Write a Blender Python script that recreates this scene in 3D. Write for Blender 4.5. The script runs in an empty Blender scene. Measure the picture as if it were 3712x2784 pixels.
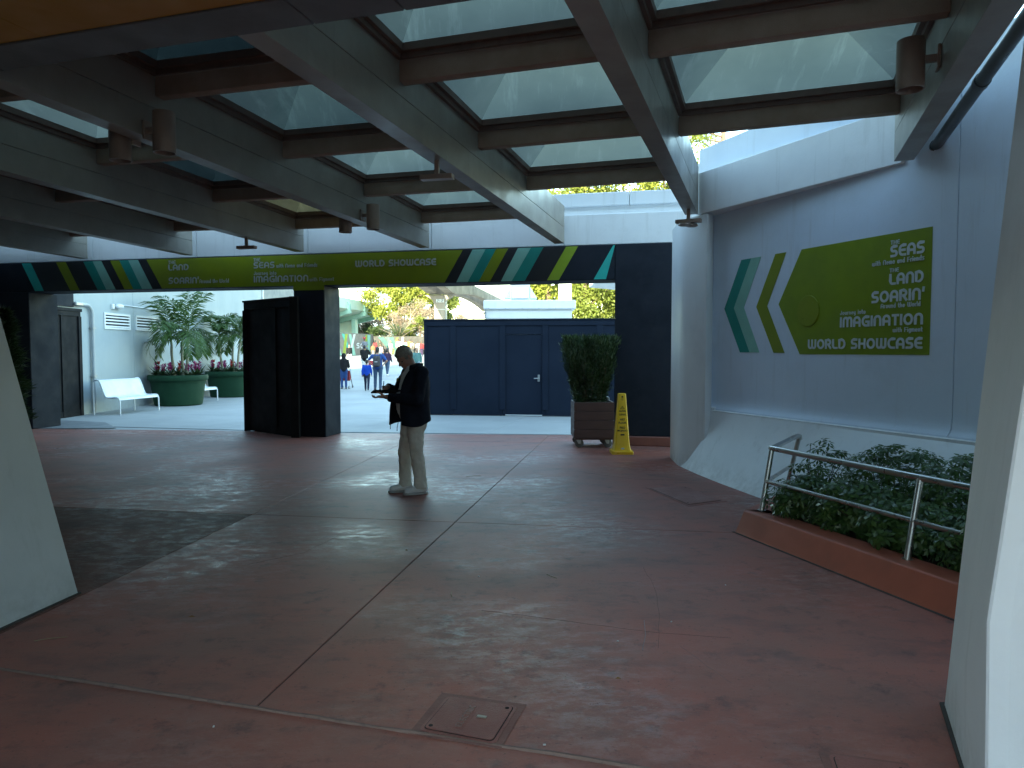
import bpy, bmesh, math, random
import numpy as np
from mathutils import Vector, Matrix
R = math.radians
random.seed(7)
SC = bpy.context.scene
COL = SC.collection

# ------------------------------------------------------------------ camera, sky, sun, exposure
cd = bpy.data.cameras.new("camera")
cam = bpy.data.objects.new("camera", cd)
COL.objects.link(cam)
cd.sensor_width = 36.0
cd.lens = 25.06
cd.clip_start = 0.05
cd.clip_end = 3000
cam.location = (0, 0, 1.70)
cam.rotation_euler = (R(90 - 2.658), 0, 0)
SC.camera = cam

SUN_EL, SUN_AZ = 18.0, 196.0          # azimuth clockwise from +Y: behind the camera, a little to its left
w = bpy.data.worlds.new("World")
SC.world = w
w.use_nodes = True
nt = w.node_tree
nt.nodes.clear()
sky = nt.nodes.new("ShaderNodeTexSky")
sky.sky_type = 'NISHITA'
sky.sun_disc = False
sky.sun_elevation = R(SUN_EL)
sky.sun_rotation = R(SUN_AZ)
sky.air_density = 1.3
sky.dust_density = 0.6
sky.ozone_density = 0.0
bg = nt.nodes.new("ShaderNodeBackground")
bg.inputs[1].default_value = 0.15
wo = nt.nodes.new("ShaderNodeOutputWorld")
tint = nt.nodes.new("ShaderNodeMix")           # camera white balance: cool shade leaning to green
tint.data_type = 'RGBA'
tint.blend_type = 'MULTIPLY'
tint.inputs[0].default_value = 1.0
tint.inputs[7].default_value = (0.80, 0.97, 1.0, 1)
nt.links.new(sky.outputs[0], tint.inputs[6])
nt.links.new(tint.outputs[2], bg.inputs[0])
nt.links.new(bg.outputs[0], wo.inputs[0])

sl = bpy.data.lights.new("sun", 'SUN')
sl.energy = 2.8
sl.angle = R(0.5)
sl.color = (0.97, 0.92, 0.62)
sun = bpy.data.objects.new("sun", sl)
COL.objects.link(sun)
az, el = R(SUN_AZ), R(SUN_EL)
sdir = Vector((math.sin(az) * math.cos(el), math.cos(az) * math.cos(el), math.sin(el)))
sun.rotation_euler = sdir.to_track_quat('Z', 'Y').to_euler()
sun.location = sdir * 60

SC.view_settings.view_transform = 'Standard'
SC.view_settings.look = 'None'
SC.view_settings.exposure = 2.92
SC.view_settings.gamma = 1.0
SC.view_settings.use_curve_mapping = False
SC.render.engine = 'CYCLES'
cy = SC.cycles
cy.use_denoising = True
cy.max_bounces = 10
cy.diffuse_bounces = 6
cy.glossy_bounces = 4
cy.transmission_bounces = 6
cy.transparent_max_bounces = 8
cy.caustics_reflective = False
cy.caustics_refractive = False
cy.sample_clamp_indirect = 6

# ------------------------------------------------------------------ scene graph helpers
def world_of(o):
    m = o.matrix_basis.copy()
    if o.parent is not None:
        m = world_of(o.parent) @ o.matrix_parent_inverse @ m
    return m

def link(o, parent=None):
    COL.objects.link(o)
    if parent is not None:
        o.parent = parent
        o.matrix_parent_inverse = world_of(parent).inverted()
    return o

def tag(o, label=None, cat=None, group=None, kind=None):
    if label: o["label"] = label
    if cat: o["category"] = cat
    if group: o["group"] = group
    if kind: o["kind"] = kind
    return o

def thing(name, label, cat, loc=(0, 0, 0), group=None):
    o = bpy.data.objects.new(name, None)
    o.empty_display_size = 0.1
    o.location = loc
    link(o)
    return tag(o, label, cat, group)

KIDS = {}
def copy_tree(o, parent=None):
    c = o.copy()
    COL.objects.link(c)
    if parent is not None:
        c.parent = parent
    for ch in list(o.children):
        copy_tree(ch, c)
    return c

def V3(*a): return Vector(a)

class MB:
    """collects polygons, links them as one mesh object"""
    def __init__(s): s.v, s.f = [], []
    def add(s, vs, fs):
        n = len(s.v)
        s.v += [tuple(p) for p in vs]
        s.f += [tuple(i + n for i in q) for q in fs]
        return s
    def hexa(s, p):      # 8 corners: bottom loop, top loop
        return s.add(p, [(3, 2, 1, 0), (4, 5, 6, 7), (0, 1, 5, 4), (1, 2, 6, 5), (2, 3, 7, 6), (3, 0, 4, 7)])
    def box(s, c, size, rz=0.0, m=None):
        x, y, z = [d / 2 for d in size]
        p = [(-x, -y, -z), (x, -y, -z), (x, y, -z), (-x, y, -z), (-x, -y, z), (x, -y, z), (x, y, z), (-x, y, z)]
        M = Matrix.Translation(c) @ Matrix.Rotation(rz, 4, 'Z')
        if m is not None: M = M @ m
        return s.hexa([M @ Vector(q) for q in p])
    def bar(s, a, b, wd, h, up=(0, 0, 1)):
        a, b = Vector(a), Vector(b)
        d = (b - a).normalized()
        r = d.cross(Vector(up)).normalized() * (wd / 2)
        u = r.cross(d).normalized() * (h / 2)
        return s.hexa([a - r - u, a + r - u, b + r - u, b - r - u, a - r + u, a + r + u, b + r + u, b - r + u])
    def prism(s, poly, z0, z1):
        n = len(poly)
        a = sum(poly[i][0] * poly[(i + 1) % n][1] - poly[(i + 1) % n][0] * poly[i][1] for i in range(n))
        if a < 0: poly = poly[::-1]
        vs = [(p[0], p[1], z0) for p in poly] + [(p[0], p[1], z1) for p in poly]
        return s.add(vs, [tuple(range(n))[::-1], tuple(range(n, 2 * n))] + [(i, (i + 1) % n, n + (i + 1) % n, n + i) for i in range(n)])
    def extr(s, pts, vec):   # planar 3d polygon pushed along vec
        n = len(pts); vec = Vector(vec)
        vs = [Vector(p) for p in pts] + [Vector(p) + vec for p in pts]
        return s.add(vs, [tuple(range(n))[::-1], tuple(range(n, 2 * n))] + [(i, (i + 1) % n, n + (i + 1) % n, n + i) for i in range(n)])
    def tube(s, pts, r, n=10, cap=True):
        pts = [Vector(p) for p in pts]
        rs = r if isinstance(r, (list, tuple)) else [r] * len(pts)
        rings, up = [], None
        for i, p in enumerate(pts):
            d = (pts[min(i + 1, len(pts) - 1)] - pts[max(i - 1, 0)]).normalized()
            if up is None:
                up = Vector((0, 0, 1)) if abs(d.z) < 0.9 else Vector((1, 0, 0))
            a = d.cross(up).normalized()
            b = a.cross(d).normalized()
            up = b
            rings.append([p + (a * math.cos(t) + b * math.sin(t)) * rs[i] for t in [2 * math.pi * k / n for k in range(n)]])
        vs = [q for g in rings for q in g]
        fs = []
        for i in range(len(rings) - 1):
            for k in range(n):
                fs.append((i * n + k, i * n + (k + 1) % n, (i + 1) * n + (k + 1) % n, (i + 1) * n + k))
        if cap:
            fs.append(tuple(range(n))[::-1]); fs.append(tuple(range((len(rings) - 1) * n, len(rings) * n)))
        return s.add(vs, fs)
    def lathe(s, prof, c=(0, 0, 0), n=32, close=True):
        c = Vector(c)
        vs, fs = [], []
        for (r, z) in prof:
            for k in range(n):
                t = 2 * math.pi * k / n
                vs.append(c + Vector((r * math.cos(t), r * math.sin(t), z)))
        for i in range(len(prof) - 1):
            for k in range(n):
                fs.append((i * n + k, i * n + (k + 1) % n, (i + 1) * n + (k + 1) % n, (i + 1) * n + k))
        if close:
            fs.append(tuple(range(n))[::-1]); fs.append(tuple(range((len(prof) - 1) * n, len(prof) * n)))
        return s.add(vs, fs)
    def ell(s, c, r, n=12, m=8, M=None):
        c = Vector(c)
        prof = []
        vs = []
        for i in range(1, m):
            ph = math.pi * i / m
            for k in range(n):
                t = 2 * math.pi * k / n
                q = Vector((r[0] * math.sin(ph) * math.cos(t), r[1] * math.sin(ph) * math.sin(t), -r[2] * math.cos(ph)))
                vs.append(c + (M @ q if M is not None else q))
        b = Vector((0, 0, -r[2])); tp = Vector((0, 0, r[2]))
        vs += [c + (M @ b if M is not None else b), c + (M @ tp if M is not None else tp)]
        nb = (m - 1) * n
        fs = []
        for i in range(m - 2):
            for k in range(n):
                fs.append((i * n + k, i * n + (k + 1) % n, (i + 1) * n + (k + 1) % n, (i + 1) * n + k))
        for k in range(n):
            fs.append((nb, (k + 1) % n, k)); fs.append((nb + 1, (m - 2) * n + k, (m - 2) * n + (k + 1) % n))
        return s.add(vs, fs)
    def cap(s, a, ra, b, rb, n=10):      # tapered capsule
        a, b = Vector(a), Vector(b)
        d = b - a
        L = max(d.length, 1e-6)
        d = d / L
        pts, rs = [], []
        for t in (80, 50, 20): pts.append(a - d * ra * math.sin(R(t))); rs.append(ra * math.cos(R(t)))
        pts.append(a); rs.append(ra)
        pts.append(b); rs.append(rb)
        for t in (20, 50, 80): pts.append(b + d * rb * math.sin(R(t))); rs.append(rb * math.cos(R(t)))
        return s.tube(pts, rs, n)
    def mesh(s, name):
        me = bpy.data.meshes.new(name)
        me.from_pydata(s.v, [], s.f)
        me.update()
        return me
    def build(s, name, mat, parent=None, bevel=0.0, seg=1, smooth=None, fix=True):
        me = s.mesh(name)
        if bevel or fix:
            bm = bmesh.new(); bm.from_mesh(me)
            if fix: bmesh.ops.recalc_face_normals(bm, faces=bm.faces)
            if bevel:
                es = [e for e in bm.edges if len(e.link_faces) == 2 and e.calc_face_angle(0) > R(25)]
                bmesh.ops.bevel(bm, geom=es, offset=bevel, segments=seg, profile=0.5, affect='EDGES', clamp_overlap=True)
            bm.to_mesh(me); bm.free()
        if smooth is not None:
            me.polygons.foreach_set("use_smooth", [True] * len(me.polygons))
            if smooth < 180: me.set_sharp_from_angle(angle=R(smooth))
        if mat is not None: me.materials.append(mat)
        o = bpy.data.objects.new(name, me)
        return link(o, parent)

def raw(name, verts, faces_n, mat, parent=None, smooth=False):
    """numpy verts (N,3), every face has faces_n consecutive vertices"""
    n = len(verts); k = n // faces_n
    me = bpy.data.meshes.new(name)
    me.vertices.add(n); me.loops.add(n); me.polygons.add(k)
    me.vertices.foreach_set("co", np.asarray(verts, dtype=np.float32).ravel())
    me.loops.foreach_set("vertex_index", np.arange(n, dtype=np.int32))
    me.polygons.foreach_set("loop_start", np.arange(0, n, faces_n, dtype=np.int32))
    if smooth: me.polygons.foreach_set("use_smooth", np.ones(k, dtype=bool))
    me.update(calc_edges=True); me.validate()
    if mat is not None: me.materials.append(mat)
    return link(bpy.data.objects.new(name, me), parent)

def blob(name, mb, mat, parent=None, voxel=0.03, it=4, fac=0.5, disp=0.0, dscale=0.1):
    """closed shapes fused into one continuous smooth skin"""
    me = mb.mesh("tmp")
    bm = bmesh.new(); bm.from_mesh(me); bmesh.ops.recalc_face_normals(bm, faces=bm.faces); bm.to_mesh(me); bm.free()
    o = bpy.data.objects.new("tmp", me); COL.objects.link(o)
    m = o.modifiers.new("r", 'REMESH'); m.mode = 'VOXEL'; m.voxel_size = voxel
    m = o.modifiers.new("s", 'SMOOTH'); m.iterations = it; m.factor = fac
    if disp:
        t = bpy.data.textures.new("folds", 'CLOUDS'); t.noise_scale = dscale
        m = o.modifiers.new("d", 'DISPLACE'); m.texture = t; m.strength = disp; m.mid_level = 0.5; m.texture_coords = 'LOCAL'
    dg = bpy.context.evaluated_depsgraph_get()
    me2 = bpy.data.meshes.new_from_object(o.evaluated_get(dg))
    bpy.data.objects.remove(o); bpy.data.meshes.remove(me)
    me2.name = name
    me2.polygons.foreach_set("use_smooth", [True] * len(me2.polygons))
    me2.materials.clear()
    if mat is not None: me2.materials.append(mat)
    return link(bpy.data.objects.new(name, me2), parent)

# ------------------------------------------------------------------ materials
def N(nt, typ, **kw):
    n = nt.nodes.new(typ)
    for k, v in kw.items(): setattr(n, k, v)
    return n

def coords(nt, scale=(1, 1, 1), rot=0.0):
    g = N(nt, "ShaderNodeNewGeometry")
    m = N(nt, "ShaderNodeMapping")
    m.inputs["Scale"].default_value = scale
    m.inputs["Rotation"].default_value = (0, 0, rot)
    nt.links.new(g.outputs["Position"], m.inputs["Vector"])
    return m.outputs[0]

def noise(nt, vec, scale, detail=4, rough=0.55, lo=0.4, hi=0.6):
    n = N(nt, "ShaderNodeTexNoise")
    n.inputs["Scale"].default_value = scale
    n.inputs["Detail"].default_value = detail
    n.inputs["Roughness"].default_value = rough
    nt.links.new(vec, n.inputs["Vector"])
    r = N(nt, "ShaderNodeMapRange")
    r.inputs["From Min"].default_value = lo
    r.inputs["From Max"].default_value = hi
    nt.links.new(n.outputs["Fac"], r.inputs["Value"])
    return r.outputs[0]

def mixc(nt, fac, a, b):
    m = N(nt, "ShaderNodeMix", data_type='RGBA')
    nt.links.new(fac, m.inputs[0])
    for k, c in ((6, a), (7, b)):
        if isinstance(c, (tuple, list)): m.inputs[k].default_value = (*c[:3], 1)
        else: nt.links.new(c, m.inputs[k])
    return m.outputs[2]

def mulf(nt, a, k, add=0.0):
    m = N(nt, "ShaderNodeMath", operation='MULTIPLY_ADD')
    nt.links.new(a, m.inputs[0])
    m.inputs[1].default_value = k
    m.inputs[2].default_value = add
    return m.outputs[0]

MATS = {}
def pm(name, col, rough=0.6, metal=0.0, spec=0.5, var=None, vscale=3.0, stain=None, sscale=1.2, samt=(0.55, 0.75), bump=0.0, bscale=80.0, aniso=(1, 1, 1), rvar=0.08, grime=None):
    """principled material: base colour, a second colour mixed in by noise, stains, fine bump"""
    if name in MATS: return MATS[name]
    m = bpy.data.materials.new(name); m.use_nodes = True
    nt = m.node_tree
    b = nt.nodes["Principled BSDF"]
    b.inputs["Metallic"].default_value = metal
    b.inputs["Specular IOR Level"].default_value = spec
    v = coords(nt, aniso)
    c2 = var if var else tuple(x * 0.86 for x in col)
    n1 = noise(nt, v, vscale, 5, 0.6, 0.35, 0.65)
    c = mixc(nt, n1, col, c2)
    if stain:
        n2 = noise(nt, v, sscale, 8, 0.68, *samt)
        c = mixc(nt, mulf(nt, n2, stain[3] if len(stain) > 3 else 0.6), c, stain)
    if grime:
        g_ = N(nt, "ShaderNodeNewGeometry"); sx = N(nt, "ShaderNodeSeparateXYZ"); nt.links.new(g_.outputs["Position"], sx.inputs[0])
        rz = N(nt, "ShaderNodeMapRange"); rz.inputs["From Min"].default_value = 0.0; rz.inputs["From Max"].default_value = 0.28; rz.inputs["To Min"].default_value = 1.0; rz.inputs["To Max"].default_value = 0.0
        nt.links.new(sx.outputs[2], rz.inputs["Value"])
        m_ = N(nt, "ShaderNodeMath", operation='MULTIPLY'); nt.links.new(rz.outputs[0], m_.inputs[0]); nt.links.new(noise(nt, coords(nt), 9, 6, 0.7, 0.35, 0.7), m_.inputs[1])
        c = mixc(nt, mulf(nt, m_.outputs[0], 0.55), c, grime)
        c = mixc(nt, mulf(nt, noise(nt, coords(nt, (5, 5, 0.35)), 1.6, 6, 0.7, 0.56, 0.72), 0.22), c, grime)
        c = mixc(nt, mulf(nt, noise(nt, coords(nt), 31, 3, 0.6, 0.735, 0.78), 0.4), c, tuple(x * .5 for x in grime))
    nt.links.new(c, b.inputs["Base Color"])
    nt.links.new(mulf(nt, n1, rvar * 2, max(rough - rvar, 0.02)), b.inputs["Roughness"])
    if bump:
        n3 = N(nt, "ShaderNodeTexNoise"); n3.inputs["Scale"].default_value = bscale; n3.inputs["Detail"].default_value = 3
        nt.links.new(v, n3.inputs["Vector"])
        bp = N(nt, "ShaderNodeBump"); bp.inputs["Strength"].default_value = bump; bp.inputs["Distance"].default_value = 0.01
        nt.links.new(n3.outputs["Fac"], bp.inputs["Height"])
        nt.links.new(bp.outputs[0], b.inputs["Normal"])
    MATS[name] = m
    return m

def leafmat(name, a, b, trans=0.35, rough=0.45, scale=2.0):
    if name in MATS: return MATS[name]
    m = bpy.data.materials.new(name); m.use_nodes = True
    nt = m.node_tree
    p = nt.nodes["Principled BSDF"]
    v = coords(nt)
    n1 = noise(nt, v, scale, 6, 0.7, 0.35, 0.65)
    c = mixc(nt, n1, a, b)
    nt.links.new(c, p.inputs["Base Color"])
    p.inputs["Roughness"].default_value = rough
    p.inputs["Specular IOR Level"].default_value = 0.35
    t = N(nt, "ShaderNodeBsdfTranslucent"); nt.links.new(c, t.inputs[0])
    mx = N(nt, "ShaderNodeMixShader"); mx.inputs[0].default_value = trans
    nt.links.new(p.outputs[0], mx.inputs[1]); nt.links.new(t.outputs[0], mx.inputs[2])
    nt.links.new(mx.outputs[0], nt.nodes["Material Output"].inputs[0])
    MATS[name] = m
    return m

def floor_mat(name, c1, c2, dark, amt, spec=0.42):
    m = bpy.data.materials.new(name); m.use_nodes = True
    nt = m.node_tree; b = nt.nodes["Principled BSDF"]
    v = coords(nt)
    vs = coords(nt, (1.0, 2.0, 1), R(-12))
    c = mixc(nt, noise(nt, v, 0.9, 6, 0.62, 0.36, 0.64), c1, c2)
    c = mixc(nt, mulf(nt, noise(nt, vs, 1.7, 9, 0.7, 0.50, 0.66), amt * .8), c, dark)
    c = mixc(nt, mulf(nt, noise(nt, v, 5.5, 9, 0.72, 0.55, 0.68), amt), c, tuple(x * 0.7 for x in dark))
    c = mixc(nt, mulf(nt, noise(nt, v, 38, 3, 0.6, 0.64, 0.70), 0.5), c, tuple(x * 0.45 for x in dark))     # gum spots, pits
    c = mixc(nt, mulf(nt, noise(nt, v, 90, 2, 0.5, 0.62, 0.70), 0.28), c, (0.30, 0.20, 0.17))               # exposed grit
    area_ = noise(nt, v, 0.42, 3, 0.5, 0.44, 0.60)                                                        # worn lanes
    scuff = noise(nt, coords(nt, (1.0, 1.9, 1), R(-12)), 5.0, 11, 0.8, 0.47, 0.60)
    sa = N(nt, "ShaderNodeMath", operation='MULTIPLY'); nt.links.new(area_, sa.inputs[0]); nt.links.new(scuff, sa.inputs[1])
    c = mixc(nt, mulf(nt, sa.outputs[0], 0.17), c, (0.34, 0.27, 0.26))
    nt.links.new(c, b.inputs["Base Color"])
    ro = N(nt, "ShaderNodeMath", operation='ADD')
    nt.links.new(mulf(nt, sa.outputs[0], -0.30, 0.58), ro.inputs[0]); nt.links.new(mulf(nt, area_, -0.04), ro.inputs[1])
    nt.links.new(ro.outputs[0], b.inputs["Roughness"])
    b.inputs["Specular IOR Level"].default_value = spec
    n3 = N(nt, "ShaderNodeTexNoise"); n3.inputs["Scale"].default_value = 26; n3.inputs["Detail"].default_value = 8; n3.inputs["Roughness"].default_value = 0.75
    nt.links.new(vs, n3.inputs["Vector"])
    bp = N(nt, "ShaderNodeBump"); bp.inputs["Strength"].default_value = 0.30; bp.inputs["Distance"].default_value = 0.006
    nt.links.new(n3.outputs["Fac"], bp.inputs["Height"]); nt.links.new(bp.outputs[0], b.inputs["Normal"])
    MATS[name] = m
    return m

def glass_mat(name, tint, dirt, trans, drip=True):
    """old acrylic skylight: mostly milky and translucent, a little clear, with dried drip streaks"""
    m = bpy.data.materials.new(name); m.use_nodes = True
    nt = m.node_tree; nt.nodes.remove(nt.nodes["Principled BSDF"])
    v = coords(nt, (7, 1.2, 1.2), R(-17))
    st = noise(nt, v, 1.0, 6, 0.7, 0.54, 0.68)
    cl = noise(nt, coords(nt), 1.3, 4, 0.6, 0.3, 0.7)
    c = mixc(nt, cl, tint, dirt)
    if drip: c = mixc(nt, mulf(nt, st, 0.35), c, tuple(min(1, x * 1.7) for x in tint))
    tr = N(nt, "ShaderNodeBsdfTranslucent"); nt.links.new(c, tr.inputs[0])
    tp = N(nt, "ShaderNodeBsdfTransparent"); tp.inputs[0].default_value = (*[min(1, x * 1.05) for x in tint], 1)
    gl = N(nt, "ShaderNodeBsdfGlossy"); gl.inputs["Roughness"].default_value = 0.12
    m1 = N(nt, "ShaderNodeMixShader"); m1.inputs[0].default_value = trans
    nt.links.new(tr.outputs[0], m1.inputs[1]); nt.links.new(tp.outputs[0], m1.inputs[2])
    lw = N(nt, "ShaderNodeLayerWeight"); lw.inputs[0].default_value = 0.25
    pw = N(nt, "ShaderNodeMath", operation='POWER'); nt.links.new(lw.outputs["Facing"], pw.inputs[0]); pw.inputs[1].default_value = 3.0
    m2 = N(nt, "ShaderNodeMixShader")
    nt.links.new(mulf(nt, pw.outputs[0], 0.4, 0.03), m2.inputs[0]); nt.links.new(m1.outputs[0], m2.inputs[1]); nt.links.new(gl.outputs[0], m2.inputs[2])
    nt.links.new(m2.outputs[0], nt.nodes["Material Output"].inputs[0])
    MATS[name] = m
    return m

WHITE = pm("white_render", (0.79, 0.80, 0.80), 0.55, var=(0.74, 0.75, 0.755), vscale=1.5, stain=(0.5, 0.5, 0.48, 0.35), sscale=0.8, bump=0.12, bscale=45, grime=(0.34, 0.32, 0.28))
SHADEW = pm("shaded_white_render", (0.47, 0.485, 0.48), 0.6, var=(0.43, 0.445, 0.44), vscale=1.5, stain=(0.34, 0.34, 0.33, 0.35), sscale=0.8, bump=0.14, bscale=45, grime=(0.24, 0.22, 0.2))  # white render with the left buttress's shade put into its colour
PANEL = pm("pale_blue_render", (0.66, 0.735, 0.84), 0.5, var=(0.62, 0.695, 0.80), vscale=1.2, stain=(0.46, 0.5, 0.54, 0.35), sscale=0.8, bump=0.12, bscale=45, grime=(0.34, 0.33, 0.31))
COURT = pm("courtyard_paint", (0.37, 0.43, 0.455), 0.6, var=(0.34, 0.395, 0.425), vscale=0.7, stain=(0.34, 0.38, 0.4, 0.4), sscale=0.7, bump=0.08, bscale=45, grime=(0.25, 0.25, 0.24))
BEAM = pm("beam_paint", (0.30, 0.275, 0.235), 0.42, var=(0.26, 0.235, 0.20), vscale=2.2, stain=(0.2, 0.2, 0.18, 0.5), sscale=1.5, bump=0.08, bscale=30, grime=(0.16, 0.15, 0.13))
SOFFIT = pm("soffit_paint", (0.13, 0.125, 0.125), 0.6, stain=(0.12, 0.11, 0.11, 0.4), bump=0.05)
STUCCO = pm("beige_stucco", (0.40, 0.31, 0.25), 0.85, var=(0.34, 0.26, 0.20), vscale=4, stain=(0.12, 0.08, 0.05, 0.8), sscale=26, samt=(0.66, 0.74), bump=0.5, bscale=140)
FRAME = pm("brown_frame", (0.17, 0.12, 0.10), 0.6, stain=(0.07, 0.05, 0.04, 0.6), sscale=6, bump=0.1)
ORANGE = pm("orange_soffit", (0.42, 0.19, 0.008), 0.6, var=(0.38, 0.17, 0.007), bump=0.05)
NAVY = pm("navy_paint", (0.012, 0.016, 0.025), 0.7, spec=0.22, var=(0.009, 0.0125, 0.020), vscale=2.5, stain=(0.03, 0.034, 0.04, 0.35), sscale=3, bump=0.1, bscale=40)
NAVY2 = pm("hoarding_navy", (0.008, 0.0155, 0.032), 0.72, spec=0.2, var=(0.0065, 0.013, 0.027), vscale=1.2, bump=0.03)
CHAR = pm("charcoal_board", (0.013, 0.013, 0.015), 0.75, spec=0.2, var=(0.010, 0.0105, 0.012), bump=0.04)
LIME = pm("lime_panel", (0.215, 0.26, 0.008), 0.45, var=(0.195, 0.24, 0.008), bump=0.03)
LIMEB = pm("lime_bright", (0.26, 0.36, 0.02), 0.45)
TEAL = pm("teal_stripe", (0.012, 0.26, 0.21), 0.45)
MINT = pm("mint_stripe", (0.25, 0.52, 0.42), 0.45)
TURQ = pm("turquoise_stripe", (0.02, 0.42, 0.36), 0.45)
BLACK = pm("black_stripe", (0.018, 0.019, 0.022), 0.45)
LETTER = pm("pale_lettering", (0.62, 0.66, 0.66), 0.5)
REDF = floor_mat("red_concrete", (0.315, 0.096, 0.066), (0.235, 0.102, 0.078), (0.085, 0.054, 0.050), 0.6)
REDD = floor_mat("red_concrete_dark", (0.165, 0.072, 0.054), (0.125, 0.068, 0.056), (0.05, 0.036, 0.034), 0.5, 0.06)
KERB = pm("red_kerb", (0.37, 0.098, 0.056), 0.5, var=(0.32, 0.085, 0.048), stain=(0.2, 0.08, 0.06, 0.4), sscale=3, bump=0.08)
CONC = pm("plaza_concrete", (0.36, 0.365, 0.355), 0.75, var=(0.32, 0.325, 0.32), vscale=0.6, stain=(0.27, 0.27, 0.26, 0.5), sscale=0.9, bump=0.12, bscale=90)
CONCD = pm("dark_concrete", (0.20, 0.205, 0.21), 0.6, bump=0.1)
DIRT = pm("joint_dirt", (0.05, 0.042, 0.038), 0.9)
STEEL = pm("brushed_steel", (0.62, 0.60, 0.57), 0.28, metal=1.0, var=(0.5, 0.48, 0.45), vscale=1.5)
LAMP = pm("brown_lamp_metal", (0.36, 0.26, 0.21), 0.45, metal=0.2, bump=0.03)
DARK = pm("dark_recess", (0.015, 0.013, 0.012), 0.8)
PIPEM = pm("black_pipe", (0.07, 0.075, 0.08), 0.35, bump=0.02)
BENCH = pm("bench_white", (0.80, 0.82, 0.83), 0.35, bump=0.02)
POT = pm("green_pot", (0.007, 0.042, 0.019), 0.7, spec=0.25, var=(0.006, 0.035, 0.016), stain=(0.02, 0.06, 0.035, 0.35), bump=0.05)
WOODP = pm("brown_planks", (0.075, 0.034, 0.028), 0.6, var=(0.06, 0.027, 0.023), aniso=(1, 1, 8), bump=0.15, bscale=30)
YELLOW = pm("yellow_plastic", (0.90, 0.53, 0.014), 0.35, stain=(0.5, 0.28, 0.02, 0.3), sscale=4)
INK = pm("black_ink", (0.02, 0.02, 0.02), 0.5)
RUBBER = pm("grey_rubber", (0.10, 0.10, 0.10), 0.6)
GALV = pm("galvanised", (0.45, 0.47, 0.48), 0.4, metal=0.7)
IRON = pm("painted_iron", (0.25, 0.09, 0.07), 0.55, stain=(0.11, 0.06, 0.052, 0.6), sscale=8, bump=0.5, bscale=160)
SOIL = pm("soil", (0.035, 0.025, 0.018), 0.95, bump=0.4, bscale=30)
GL_A = glass_mat("milky_acrylic", (0.118, 0.122, 0.102), (0.088, 0.094, 0.080), 0.006)
GL_B = glass_mat("dark_acrylic", (0.012, 0.015, 0.014), (0.007, 0.010, 0.010), 0.004)
GL_C = glass_mat("amber_acrylic", (0.085, 0.06, 0.028), (0.055, 0.038, 0.018), 0.005)
GL_D = glass_mat("grey_acrylic", (0.052, 0.058, 0.05), (0.036, 0.043, 0.038), 0.005)
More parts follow.
